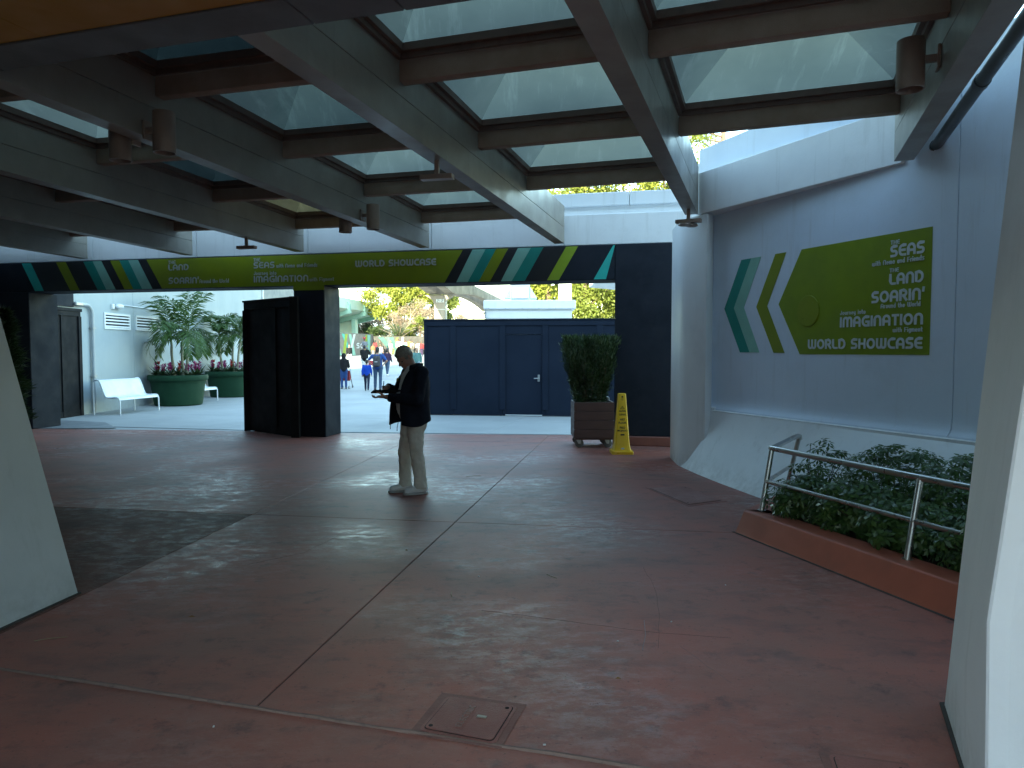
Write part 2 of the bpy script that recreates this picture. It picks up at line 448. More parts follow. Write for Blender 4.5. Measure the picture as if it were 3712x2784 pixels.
# ------------------------------------------------------------------ lettering: rounded stroke alphabet
def arc(cx, cy, rx, ry, a0, a1, n=9):
    return [(cx + rx * math.cos(R(a0 + (a1 - a0) * i / n)), cy + ry * math.sin(R(a0 + (a1 - a0) * i / n))) for i in range(n + 1)]
def mir(pl, wd): return [[(x, 1 - y) for x, y in p] for p in pl]
_m = [[(.1, .1), (.1, .62)] + arc(.325, .64, .225, .26, 180, 0) + [(.55, .1)], [(.55, .62)] + arc(.775, .64, .225, .26, 180, 0) + [(1.0, .1)]]
_lw = [[(.1, .62), (.1, .28)] + arc(.27, .28, .17, .19, 180, 360) + [(.44, .62)], [(.44, .3)] + arc(.61, .28, .17, .19, 180, 360) + [(.78, .62)]]
def bowl(cx=.3, w=.2): return arc(cx, .35, w, .27, 0, 360, 16)
ABC = {
 'T': (.72, [[(.1, .9), (.62, .9)], [(.36, .9), (.36, .1)]]),
 'H': (.8, [[(.1, .1), (.1, .9)], [(.7, .1), (.7, .9)], [(.1, .5), (.7, .5)]]),
 'E': (.74, [[(.66, .9), (.42, .9)] + arc(.42, .6, .32, .3, 90, 180) + arc(.42, .4, .32, .3, 180, 270) + [(.66, .1)], [(.12, .5), (.6, .5)]]),
 'S': (.74, [[(.63, .9), (.31, .9)] + arc(.31, .7, .21, .2, 90, 270) + arc(.43, .3, .21, .2, 90, -90) + [(.1, .1)]]),
 'A': (.82, [[(.1, .1), (.1, .56)] + arc(.41, .56, .31, .34, 180, 0) + [(.72, .1)], [(.1, .4), (.72, .4)]]),
 'L': (.66, [[(.1, .9), (.1, .35)] + arc(.35, .35, .25, .25, 180, 270) + [(.58, .1)]]),
 'N': (.8, [[(.1, .1), (.1, .6)] + arc(.4, .6, .3, .3, 180, 0) + [(.7, .1)]]),
 'D': (.82, [[(.1, .1), (.1, .9), (.36, .9)] + arc(.36, .5, .36, .4, 90, -90) + [(.1, .1)]]),
 'O': (.92, [arc(.46, .5, .36, .4, 0, 360, 22)]),
 'R': (.76, [[(.1, .1), (.1, .9), (.4, .9)] + arc(.4, .68, .24, .22, 90, -90) + [(.1, .46)], [(.38, .46), (.66, .1)]]),
 'I': (.2, [[(.1, .1), (.1, .9)]]),
 'M': (1.1, _m), 'W': (1.1, mir(_m, 1.1)),
 'G': (.86, [[(.74, .9), (.46, .9)] + arc(.46, .5, .36, .4, 90, 270) + [(.76, .1), (.76, .46), (.5, .46)]]),
 'C': (.78, [[(.7, .9), (.46, .9)] + arc(.46, .5, .36, .4, 90, 270) + [(.7, .1)]]),
 'V': (.84, [[(.1, .9), (.42, .1), (.74, .9)]]),
 'J': (.6, [[(.5, .9), (.5, .34)] + arc(.3, .34, .2, .24, 0, -180)]),
 'F': (.66, [[(.58, .9), (.1, .9), (.1, .1)], [(.1, .5), (.5, .5)]]),
 'P': (.74, [[(.1, .1), (.1, .9), (.4, .9)] + arc(.4, .66, .24, .24, 90, -90) + [(.1, .42)]]),
 'U': (.8, [[(.1, .9), (.1, .4)] + arc(.4, .4, .3, .3, 180, 360) + [(.7, .9)]]),
 "'": (.22, [[(.13, .98), (.09, .74)]]),
 'a': (.56, [bowl(.28, .18), [(.46, .62), (.46, .1)]]),
 'd': (.6, [bowl(.3, .2), [(.5, .95), (.5, .1)]]),
 'e': (.58, [[(.1, .37), (.48, .37)] + arc(.29, .36, .19, .26, 0, 300)]),
 'h': (.58, [[(.1, .95), (.1, .1)], [(.1, .4)] + arc(.28, .42, .19, .2, 180, 0) + [(.47, .1)]]),
 'i': (.2, [[(.1, .62), (.1, .1)], [(.1, .84), (.1, .9)]]),
 'l': (.2, [[(.1, .95), (.1, .1)]]),
 'm': (.86, [[(.1, .62), (.1, .1)], [(.1, .42)] + arc(.26, .42, .16, .2, 180, 0) + [(.42, .1)], [(.42, .42)] + arc(.58, .42, .16, .2, 180, 0) + [(.74, .1)]]),
 'n': (.58, [[(.1, .62), (.1, .1)], [(.1, .4)] + arc(.28, .42, .19, .2, 180, 0) + [(.47, .1)]]),
 'o': (.6, [bowl(.3, .2)]),
 'r': (.4, [[(.1, .62), (.1, .1)], [(.1, .38)] + arc(.3, .4, .2, .22, 180, 90)]),
 's': (.5, [[(.42, .62), (.2, .62)] + arc(.2, .49, .11, .13, 90, 270) + arc(.3, .23, .11, .13, 90, -90) + [(.08, .1)]]),
 't': (.42, [[(.18, .9), (.18, .25)] + arc(.3, .25, .12, .15, 180, 270) + [(.38, .1)], [(.06, .62), (.36, .62)]]),
 'u': (.58, [[(.1, .62), (.1, .3)] + arc(.29, .3, .19, .2, 180, 360) + [(.48, .62)], [(.48, .62), (.48, .1)]]),
 'w': (.88, _lw),
 'y': (.58, [[(.1, .62), (.1, .35)] + arc(.29, .32, .19, .2, 180, 360) + [(.48, .62)], [(.48, .4), (.48, -.02)] + arc(.3, -.02, .18, .14, 0, -120)]),
 'g': (.6, [bowl(.3, .2), [(.5, .62), (.5, -.02)] + arc(.31, -.02, .19, .14, 0, -130)]),
 ' ': (.42, []),
}
def lettering(mb, text, P, x0, x1, base, height, stroke=.19, depth=.004, d0=.004, gap=.13):
    """strokes of text between x0 and x1 on a surface; P(u, v, d) gives the point d in front of it"""
    tot, lay = 0, []
    for ch in text:
        wd, pl = ABC[ch]
        lay.append((tot, pl)); tot += wd + gap
    tot -= gap
    kx, ky = (x1 - x0) / tot, height
    n = 0
    for off, pl in lay:
        for p in pl:
            pts = [(x0 + (off + x) * kx, base + y * ky) for x, y in p]
            hw = stroke * height / 2
            L, Rr = [], []
            for i, (x, y) in enumerate(pts):
                xa, ya = pts[max(i - 1, 0)]; xb, yb = pts[min(i + 1, len(pts) - 1)]
                closed = len(pts) > 3 and abs(pts[0][0] - pts[-1][0]) + abs(pts[0][1] - pts[-1][1]) < 1e-6
                if closed and i in (0, len(pts) - 1):
                    xa, ya = pts[-2]; xb, yb = pts[1]
                dx, dy = xb - xa, yb - ya
                l = math.hypot(dx, dy) or 1
                ex = 0
                if not closed and i == 0: ex = -1
                if not closed and i == len(pts) - 1: ex = 1
                # widen at sharp corners
                k = 1.0
                if 0 < i < len(pts) - 1:
                    ax, ay = x - pts[i - 1][0], y - pts[i - 1][1]; bx, by = pts[i + 1][0] - x, pts[i + 1][1] - y
                    la, lb = math.hypot(ax, ay) or 1, math.hypot(bx, by) or 1
                    c = max(-.6, min(1, (ax * bx + ay * by) / la / lb))
                    k = min(1.6, 1 / math.sqrt((1 + c) / 2))
                nx, ny = -dy / l * hw * k, dx / l * hw * k
                ox, oy = dx / l * hw * ex * .85, dy / l * hw * ex * .85
                L.append((x + nx + ox, y + ny + oy)); Rr.append((x - nx + ox, y - ny + oy))
            m = len(pts); dd = depth + n * .0002; n += 1
            vs = [P(a, b, d0 + dd) for a, b in L] + [P(a, b, d0 + dd) for a, b in Rr] + [P(a, b, d0) for a, b in L] + [P(a, b, d0) for a, b in Rr]
            fs = []
            for i in range(m - 1):
                fs += [(i, i + 1, m + i + 1, m + i), (i, 2 * m + i, 2 * m + i + 1, i + 1), (m + i, m + i + 1, 3 * m + i + 1, 3 * m + i)]
            fs += [(0, m, 3 * m, 2 * m), (m - 1, 3 * m - 1, 4 * m - 1, 2 * m - 1)]
            mb.add(vs, fs)
    return mb

# ------------------------------------------------------------------ ground
def gz(y): return 0.0 if y < 27 else (0.0215 * (min(y, 95) - 27))
ys = [-60, -10, 0, 5, 10, 15, 20, 27, 29, 31, 35, 42, 50, 60, 70, 80, 90, 95, 150, 300, 900]
xs = [-700, -200, -60, -20, 0, 20, 60, 200, 700]
g = MB()
vs = [(x, y, gz(y) - 0.014 - (0.4 if y > 200 else 0)) for y in ys for x in xs]
fs = [(j * len(xs) + i, j * len(xs) + i + 1, (j + 1) * len(xs) + i + 1, (j + 1) * len(xs) + i) for j in range(len(ys) - 1) for i in range(len(xs) - 1)]
ground = g.add(vs, fs).build("ground", CONC, fix=False)
tag(ground, "pale grey concrete plaza rising gently towards the far hoarding", kind="structure")

# red concrete floor: slabs with recessed joints over a dirt bed
def clip(poly, p, d, keep):      # keep the side of the line p + t d
    out = []
    s = lambda q: ((q[0] - p[0]) * d[1] - (q[1] - p[1]) * d[0]) * keep
    for i in range(len(poly)):
        a, b = poly[i], poly[(i + 1) % len(poly)]
        sa, sb = s(a), s(b)
        if sa >= 0: out.append(a)
        if sa * sb < 0:
            t = sa / (sa - sb); out.append((a[0] + (b[0] - a[0]) * t, a[1] + (b[1] - a[1]) * t))
    return out
area = [(-14, -8), (8, -8), (8, 13.6), (1.25, 14.34), (-1.0, 14.5), (-3.49, 14.70), (-5.607, 15.087), (-9.99, 15.5), (-14, 15.9)]
bed = MB().prism(area, -0.012, -0.009).build("floor", DIRT)
tag(bed, "dark red concrete floor of the covered passage", kind="structure")
cross = [((-1.226, 3.32), (-1.514, .42), .009), ((-2.705, 7.353), (-2.39, .377), .003), ((-3.26, 13.73), (-3.2, .49), .003)]   # near to far
rad = [((-2.705, 7.353), (.15, 1.25), .004), ((-1.226, 3.32), (1.838, 10.27), .004)]
def offs(p, d, k):
    l = math.hypot(*d); return (p[0] + d[1] / l * k, p[1] - d[0] / l * k)
nslab = 0
rows = [None] + cross + [None]
for r in range(4):
    row = area
    if rows[r] is not None:
        p, d, wj = rows[r]; row = clip(row, offs(p, d, wj), d, 1)
    if rows[r + 1] is not None:
        p, d, wj = rows[r + 1]; row = clip(row, offs(p, d, -wj), d, -1)
    cols = [row]
    if r > 0:
        cols, rest = [], row
        for (p, d, wj) in rad:
            cols.append(clip(rest, offs(p, d, -wj), d, -1))
            rest = clip(rest, offs(p, d, wj), d, 1)
        cols.append(rest)
    for c, poly in enumerate(cols):
        if len(poly) < 3: continue
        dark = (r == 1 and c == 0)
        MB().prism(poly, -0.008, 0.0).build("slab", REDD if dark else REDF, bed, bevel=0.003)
# worn pale mortar ridge along the wide joint
rid = MB(); random.seed(3)
p, d = Vector((-6.0, 4.643, 0)), Vector((1.514, -.42, 0)).normalized()
pts = [p + d * (i * .16) + Vector((0, random.uniform(-.004, .004), -.002 + random.uniform(-.003, .003))) for i in range(70)]
rid.tube(pts, [random.uniform(.009, .015) for _ in pts], 6).build("joint_mortar", pm("mortar", (.22, .14, .115), .9, stain=(.08, .055, .05, .8), sscale=20, bump=.4), bed, smooth=60)

# hairline cracks and scrape marks
CRK = pm("crack_line", (.07, .045, .04), .9)
SCR = pm("pale_scrape", (.24, .17, .16), .6, stain=(.16, .09, .08, .7), sscale=9)
random.seed(9)
def wander(pts, k=5, a=.006):
    out = []
    for (xa, ya), (xb, yb) in zip(pts[:-1], pts[1:]):
        for j in range(k):
            t = j / k
            out.append((xa + (xb - xa) * t + random.uniform(-a, a), ya + (yb - ya) * t + random.uniform(-a, a)))
    return out + [pts[-1]]
CRACKS = [(wander([(1.035, 5.539), (1.027, 5.045), (.949, 4.508), (.838, 4.008)]), .0008, CRK, "crack"),
          (wander([(.972, 4.04), (1.058, 3.768), (1.125, 3.58)]), .0009, SCR, "scrape_mark"),
          (wander([(.836, 4.429), (.80, 4.2), (.742, 3.976)], 4, .002), .0022, SCR, "scrape_mark"),
          (wander([(-.2, 4.6), (.25, 4.45), (.8, 4.25), (1.3, 4.15)]), .0007, CRK, "crack"),
          (wander([(-2.1, 5.6), (-1.75, 5.95), (-1.6, 6.5)]), .0008, CRK, "crack"),
          (wander([(-1.7, 9.2), (-1.2, 9.5), (-.5, 9.45)]), .0010, CRK, "crack"),
          (wander([(1.0, 9.9), (1.6, 9.4), (2.3, 9.3)]), .0010, CRK, "crack")]
for pts_, r_, m_, nm_ in CRACKS:
    MB().tube([Vector((x, y, .0003)) for x, y in pts_], r_, 4).build(nm_, m_, bed)
# courtyard paving slabs
ca, sa_ = math.cos(R(-12)), math.sin(R(-12))
for i in range(-6, 5):
    for j in range(0, 5):
        x0, x1, y0, y1 = i * 3.05 + .004, (i + 1) * 3.05 - .004, 13.0 + j * 3.05 + .004, 13.0 + (j + 1) * 3.05 - .004
        q = [(-.6 + x * ca - (y - 13) * sa_, 14.2 + x * sa_ + (y - 13) * ca) for x, y in ((x0, y0), (x1, y0), (x1, y1), (x0, y1))]
        for k in range(3, 8):   # stop at the edge of the red floor
            a, b = area[k - 0], area[(k + 1) % len(area)]
            q = clip(q, (a[0], a[1] + .012), (b[0] - a[0], b[1] - a[1]), 1)
            if len(q) < 3: break
        q = [p for p in q] if len(q) >= 3 else []
        if q and min(p[1] for p in q) < 26.8: MB().prism(q, -0.012, -0.003).build("slab", CONC, ground, bevel=.004)
MB().prism([(-10.6, 15.56), (-8.72, 15.64), (-9.7, 16.95), (-10.9, 17.35), (-11.2, 17.2)], -.002, .002).build("dark_patch", CONCD, ground)  # patch in a darker concrete colour

# ------------------------------------------------------------------ navy portal with the painted header
HA, HU, HN = Vector((2.98, 12.57, 0)), Vector((-.9776, .2104, 0)), Vector((-.2104, -.9776, 0))
def HP(u, z, d=0.0):
    q = HA + HU * u + HN * d
    return Vector((q.x, q.y, z))
def hbox(mb, u0, u1, z0, z1, d0, d1):
    return mb.hexa([HP(u0, z0, d0), HP(u1, z0, d0), HP(u1, z0, d1), HP(u0, z0, d1), HP(u0, z1, d0), HP(u1, z1, d0), HP(u1, z1, d1), HP(u0, z1, d1)])
portal = thing("portal", "dark navy portal with striped lime header spanning the far side of the passage", "gateway", HP(7, 0))
hbox(MB(), 1.166, 15.0, 2.975, 3.60, -.67, 0).build("header", NAVY, portal, bevel=.012)
hbox(MB(), -.6, 1.164, .175, 3.60, -.67, 0.003).build("wall", NAVY, portal, bevel=.01)
hbox(MB(), -.6, 1.19, 0.0, .172, -.69, .03).build("kerb", pm("red_kerb_dark", (.20, .065, .045), .6, stain=(.1, .05, .045, .5)), portal, bevel=.012)  # darker red than the planting bed kerb
hbox(MB(), 6.80, 7.46, 0.0, 2.973, -.67, .004).build("pillar", NAVY, portal, bevel=.014)
hbox(MB(), 13.72, 15.0, 0.0, 2.973, -.75, .004).build("pillar", NAVY, portal, bevel=.014)
def hpoly(pts, d1, d0=.0005): 
    return MB().extr([HP(u, z, d0) for u, z in pts], HN * (d1 - d0))
Zt, Zb = 3.585, 2.985
hpoly([(3.985, Zt), (4.345, Zb), (10.42, Zb), (10.775, Zt)], .006).build("lime_panel", LIME, portal)
hpoly([(6.80, Zb - .002), (7.46, Zb - .002), (7.46, 2.89), (6.80, 2.89)], .009, .0045).build("lime_panel", LIME, portal)
def stripe(t0, t1, b0, b1, m): hpoly([(t0, Zt), (t1, Zt), (b1, Zb), (b0, Zb)], .006).build("stripe", m, portal)
for t0, t1, b0, b1, m in [(3.797, 3.549, 4.115, 3.895, MINT), (3.547, 3.346, 3.893, 3.685, TEAL), (3.344, 3.118, 3.683, 3.468, LIME),
                          (2.936, 2.693, 3.258, 3.055, MINT), (2.691, 2.461, 3.053, 2.808, TEAL), (2.046, 1.827, 2.396, 2.179, LIMEB), (1.20, 1.168, 1.545, 1.325, TURQ),
                          (13.87, 13.63, 13.545, 13.32, TURQ), (12.99, 12.75, 12.65, 12.42, LIME), (12.31, 12.08, 11.97, 11.757, TEAL), (12.078, 11.864, 11.755, 11.53, MINT),
                          (11.65, 11.427, 11.315, 11.106, LIME), (11.425, 11.212, 11.104, 10.895, TEAL), (11.21, 10.979, 10.893, 10.65, MINT)]:
    stripe(t0, t1, b0, b1, m)
for t0, t1, b0, b1 in [(3.983, 3.799, 4.343, 4.117), (3.116, 2.938, 3.466, 3.26), (2.459, 2.048, 2.806, 2.398), (10.977, 10.777, 10.648, 10.422), (11.862, 11.652, 11.528, 11.317), (12.748, 12.312, 12.418, 11.972), (13.628, 12.992, 13.318, 12.652)]:
    stripe(t0, t1, b0, b1, BLACK)
HLET = pm("header_lettering", (0.46, 0.48, 0.44), 0.5)
def htext(s, uL, uR, base, h, st=.19):
    mb = MB(); lettering(mb, s, lambda a, b, d: HP(-a, b, d), -uL, -uR, base, h, st, d0=.0062)
    mb.build("lettering", HLET, portal, fix=False)
htext("THE", 10.26, 10.09, 3.475, .075, .17); htext("LAND", 10.26, 9.79, 3.345, .125)
htext("SOARIN'", 10.26, 9.56, 3.073, .13); htext("Around the World", 9.545, 8.88, 3.07, .085, .125)
htext("THE", 8.32, 8.17, 3.475, .075, .17); htext("SEAS", 8.32, 7.86, 3.342, .125); htext("with Nemo and Friends", 7.82, 6.94, 3.338, .085, .125)
htext("Journey into", 8.32, 7.82, 3.205, .082, .125); htext("IMAGINATION", 8.32, 7.135, 3.063, .13); htext("with Figment", 7.105, 6.59, 3.06, .078, .125)
htext("WORLD SHOWCASE", 6.14, 4.51, 3.315, .125, .21)

# white parapet above the header
par = thing("parapet", "white panelled parapet above the navy header with raised coping", "wall", HP(7, 3.61))
ub = [-.55, 2.09, 4.61, 7.15, 9.62, 12.1, 14.8]
for a, b in zip(ub[:-1], ub[1:]):
    hbox(MB(), a + .006, b - .006, 3.606, 4.15, -.20, -.02).build("fascia_panel", WHITE, par, bevel=.006)
hbox(MB(), -.5, 14.8, 3.61, 4.345, -.50, -.36).build("back_wall", WHITE, par)
for a, b in [(-1.0, .93), (.94, 3.4), (3.41, 5.9), (5.91, 8.4), (8.41, 10.9), (10.91, 14.8)]:
    hbox(MB(), a, b, 4.347, 4.59, -.56, -.29).build("coping", WHITE, par, bevel=.012)
hbox(MB(), -.55, 14.8, 4.08, 4.12, -.358, -.202).build("gutter", WHITE, par)

# ------------------------------------------------------------------ white battered wall on the right
W0, WV, WN = Vector((2.79, 10.4, 0)), Vector((.3752, -.9269, 0)), Vector((-.9269, -.3752, 0))
def WP(s, z, d=0.0):
    q = W0 + WV * s + WN * d
    return Vector((q.x, q.y, z))
def wbox(mb, s0, s1, z0, z1, d0, d1):
    return mb.hexa([WP(s0, z0, d0), WP(s1, z0, d0), WP(s1, z0, d1), WP(s0, z0, d1), WP(s0, z1, d0), WP(s1, z1, d0), WP(s1, z1, d1), WP(s0, z1, d1)])
wall = thing("white_wall", "white battered side wall carrying the green arrow sign", "wall", WP(2, 0))
def cove(s0, s1):   # inset panel with a soft cove at its foot
    prof = [(-.25, .86), (.06, .86), (.055, .885), (.03, .91), (.012, .95), (.002, 1.01), (0, 1.08), (0, 4.62), (-.25, 4.62)]
    return MB().extr([WP(s0, z, d) for d, z in prof], WV * (s1 - s0))
cove(-.15, 3.842).build("panel", PANEL, wall, bevel=.004, smooth=35)
cove(3.850, 7.0).build("panel", PANEL, wall, bevel=.004, smooth=35)
bl = [(2.478, 10.42), (2.56, 9.75), (2.68, 9.05), (2.86, 8.2), (3.06, 7.3), (3.32, 6.2), (3.62, 5.2), (4.1, 3.8)]
ss = [.0, .75, 1.45, 2.3, 3.2, 4.3, 5.4, 6.9]
fl = MB()
ring = []
for (bx, by), s in zip(bl, ss):
    t = WP(s, .86, .10); t2 = WP(s, .868, .055); k = WP(s, .868, -.2)
    b = Vector((bx, by, 0)); b1 = b.lerp(t, .04); b1.z = .02
    ring.append([b, b1 + Vector((0, 0, .01)), b.lerp(t, .5) + WN * .012, t - Vector((0, 0, .03)), t, t2, k, Vector((k.x, k.y, 0))])
vs = [p for r_ in ring for p in r_]; m_ = 8
fl.add(vs, [(i * m_ + k, i * m_ + (k + 1) % m_, (i + 1) * m_ + (k + 1) % m_, (i + 1) * m_ + k) for i in range(len(ring) - 1) for k in range(m_)] + [tuple(range(m_)), tuple(range((len(ring) - 1) * m_, len(ring) * m_))])
fl.build("battered_base", WHITE, wall, smooth=40)
colp = [(2.52, 11.3), (2.468, 10.60), (2.470, 10.47), (2.490, 10.385), (2.515, 10.325), (2.690, 9.985), (2.705, 9.97), (2.722, 9.975), (2.80, 10.04), (3.3, 11.4)]
MB().prism(colp, 0, 3.60).build("column", WHITE, wall, smooth=50)
wbox(MB(), .0, .36, .84, .905, -.1, .085).build("ledge_end", WHITE, wall, bevel=.015)
fa, fb = Vector((2.60, 10.17, 0)), Vector((3.97, 7.36, 0))
fd = (fb - fa).normalized(); fn = Vector((fd.y, -fd.x, 0))
if fn.x > 0: fn = -fn
fo = MB(); q0, q1 = fa - fn * .30, fb - fn * .30
fo.hexa([Vector((p.x, p.y, 3.615)) for p in (fa, fb, q1, q0)] + [Vector((p.x, p.y, 4.19)) for p in (fa, fb, q1, q0)])
fo.build("fascia_panel", WHITE, wall, bevel=.006)
wbox(MB(), -.9, 3.4, 4.1, 4.66, -.75, -.52).build("coping", WHITE, wall, bevel=.012)
cv = MB()
cpts = [WP(2.004, 2.178, .001) + WV * (.17 * math.cos(t)) + Vector((0, 0, .184 * math.sin(t))) for t in [2 * math.pi * k / 36 for k in range(36)]]
cv.extr(cpts, WN * .014)
cov = cv.build("cover_plate", LIME, wall, bevel=.003, smooth=30)
sc_ = MB()
for dx in (-.075, .075):
    for dz in (-.085, .085): sc_.ell(WP(2.004 + dx, 2.178 + dz, .016), (.008, .008, .008), 8, 5)
sc_.build("screw", LIME, cov, smooth=180)

sign = thing("wall_sign", "lime green arrow sign with white place names painted on the white wall", "sign", WP(2.5, 1.67))
def wpoly(pts, d1=.0045, d0=.0008): return MB().extr([WP(s, z, d0) for s, z in pts], WN * (d1 - d0))
hole = [(1.878, 1.660), (3.592, 1.660), (3.592, 2.922), (1.878, 2.922), (1.508, 2.285)]
wpoly(hole).build("arrow_panel", pm("lime_sign", (0.20, 0.27, 0.006), .45), sign)
for pts, m in [([(1.436, 2.922), (1.624, 2.922), (1.302, 2.275), (1.624, 1.675), (1.434, 1.675), (1.103, 2.275)], LIME),
               ([(.798, 2.922), (.989, 2.922), (.659, 2.285), (.986, 1.68), (.798, 1.68), (.461, 2.285)], TEAL),
               ([(.991, 2.922), (1.178, 2.922), (.861, 2.28), (1.174, 1.68), (.988, 1.68), (.661, 2.285)], MINT)]:
    wpoly(pts).build("chevron", m, sign)
def wtext(s, a, b, base, h, st=.19):
    mb = MB(); lettering(mb, s, WP, a, b, base, h, st, d0=.0047); mb.build("lettering", LETTER, sign, fix=False)
wtext("THE", 3.121, 3.228, 2.806, .044, .18); wtext("SEAS", 3.122, 3.512, 2.675, .122, .21); wtext("with Nemo and Friends", 2.898, 3.512, 2.603, .056, .135)
wtext("THE", 3.117, 3.227, 2.518, .044, .18); wtext("LAND", 3.117, 3.510, 2.388, .118, .21)
wtext("SOARIN'", 2.90, 3.526, 2.212, .122, .21); wtext("Around the World", 3.017, 3.485, 2.147, .053, .135)
wtext("Journey into", 2.479, 2.826, 2.103, .051, .135); wtext("IMAGINATION", 2.482, 3.515, 1.964, .118, .21); wtext("with Figment", 3.171, 3.514, 1.892, .053, .135)
wtext("WORLD SHOWCASE", 2.01, 3.516, 1.722, .115, .21)

# ------------------------------------------------------------------ buttresses under the orange soffit
def hull8(mb, base, top, z1): return mb.hexa([(x, y, 0) for x, y in base] + [(x, y, z1) for x, y in top])
bt = thing("buttress", "wide white leaning buttress at the left edge of the passage", "column", (-3.6, 3.6, 0))
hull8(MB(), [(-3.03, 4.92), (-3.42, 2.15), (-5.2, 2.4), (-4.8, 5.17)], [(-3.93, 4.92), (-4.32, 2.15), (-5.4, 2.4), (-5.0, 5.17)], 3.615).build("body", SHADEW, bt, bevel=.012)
hull8(MB(), [(-3.022, 4.93), (-3.412, 2.14), (-5.2, 2.39), (-4.8, 5.18)], [(-3.024, 4.93), (-3.414, 2.14), (-5.2, 2.39), (-4.8, 5.18)], .012).build("sealant", DIRT, bt)
bt = thing("buttress", "white tapering buttress close to the camera at the right edge", "column", (2.2, 2.9, 0))
b = MB()
lv = [(0, (2.072, 3.342), (1.655, 2.42)), (.76, (2.132, 3.335), (1.647, 2.43)), (3.615, (2.365, 3.30), (1.995, 2.43))]
vs = []
for z, f_, n_ in lv: vs += [(f_[0], f_[1], z), (n_[0], n_[1], z), (n_[0] + .06, n_[1] - .03, z), (2.9, n_[1] - .3, z), (3.0, f_[1] + .05, z)]
b.add(vs, [tuple(range(5))[::-1], tuple(range(10, 15))] + [(j * 5 + k, j * 5 + (k + 1) % 5, (j + 1) * 5 + (k + 1) % 5, (j + 1) * 5 + k) for j in range(2) for k in range(5)])
b.build("body", WHITE, bt, bevel=.008)
MB().prism([(2.06, 3.36), (1.64, 2.41), (1.5, 1.8), (3.0, 1.8), (3.0, 3.4)], 0, .010).build("sealant", DIRT, bt)

# ------------------------------------------------------------------ canopy: beams, purlins, skylights, front soffit
ZB = 3.62
can = thing("canopy_roof", "grey beamed canopy roof with pyramid skylights over the passage", "canopy", (-3, 9, ZB))
beams = [((-12.9, 7.75), (-11.45, 15.50)), ((-10.55, 7.05), (-8.93, 14.98)), ((-8.2, 6.35), (-6.50, 14.44)), ((-5.97, 5.68), (-4.12, 13.93)), ((-3.74, 5.02), (-1.63, 13.41)), ((-1.60, 4.38), (.85, 12.88)),
         ((.31, 3.80), (2.53, 10.15)), ((2.42, 3.18), (3.96, 7.30))]
BW = .18
for (p, q) in beams:
    p3, q3 = Vector((*p, 0)), Vector((*q, 0))
    p3 = p3 - (q3 - p3).normalized() * .16
    mb = MB()
    for z0, z1, wd in ((ZB, 3.901, BW), (3.901, 3.906, BW - .02), (3.906, 4.28, BW)):
        mb.bar(p3 + V3(0, 0, (z0 + z1) / 2), q3 + V3(0, 0, (z0 + z1) / 2), wd, z1 - z0)
    mb.build("beam", BEAM, can, bevel=.006)
def beam_edge(i, y, side):      # plan point on a beam's side face at depth y
    (p, q) = beams[i]
    d = Vector((q[0] - p[0], q[1] - p[1])).normalized()
    nrm = Vector((d.y, -d.x)) * (BW / 2) * side
    t = (y - p[1] - nrm.y) / d.y
    return Vector((p[0], p[1])) + d * t + nrm
def isect(p, d, i, side):
    a, b = beam_edge(i, 4, side), beam_edge(i, 12, side)
    e = b - a
    k = d.x * e.y - d.y * e.x
    t = ((a.x - p.x) * e.y - (a.y - p.y) * e.x) / k
    return p + d * t
bays = {0: [8.8, 10.9, 13.1, 15.2], 1: [8.2, 10.3, 12.5, 14.5], 2: [7.0, 9.05, 11.18, 13.87], 3: [6.85, 8.94, 11.17, 13.60], 4: [6.60, 8.62, 10.75, 12.98], 5: [6.24, 8.25, 10.32], 6: [5.67, 7.72]}
gsel = {(4, 0): 'B', (3, 0): 'B', (3, 1): 'A', (3, 2): 'B', (3, 3): 'C', (4, 1): 'D', (4, 2): 'A', (4, 3): 'A', (0, 0): 'B', (0, 1): 'B', (0, 2): 'B', (0, 3): 'B', (2, 1): 'B', (2, 2): 'B', (2, 3): 'B', (2, 0): 'D', (1, 0): 'B', (1, 1): 'B', (1, 2): 'B', (1, 3): 'B'}
GLS = {'A': GL_A, 'B': GL_B, 'C': GL_C, 'D': GL_D}
def lerp2(a, b, t): return a + (b - a) * t
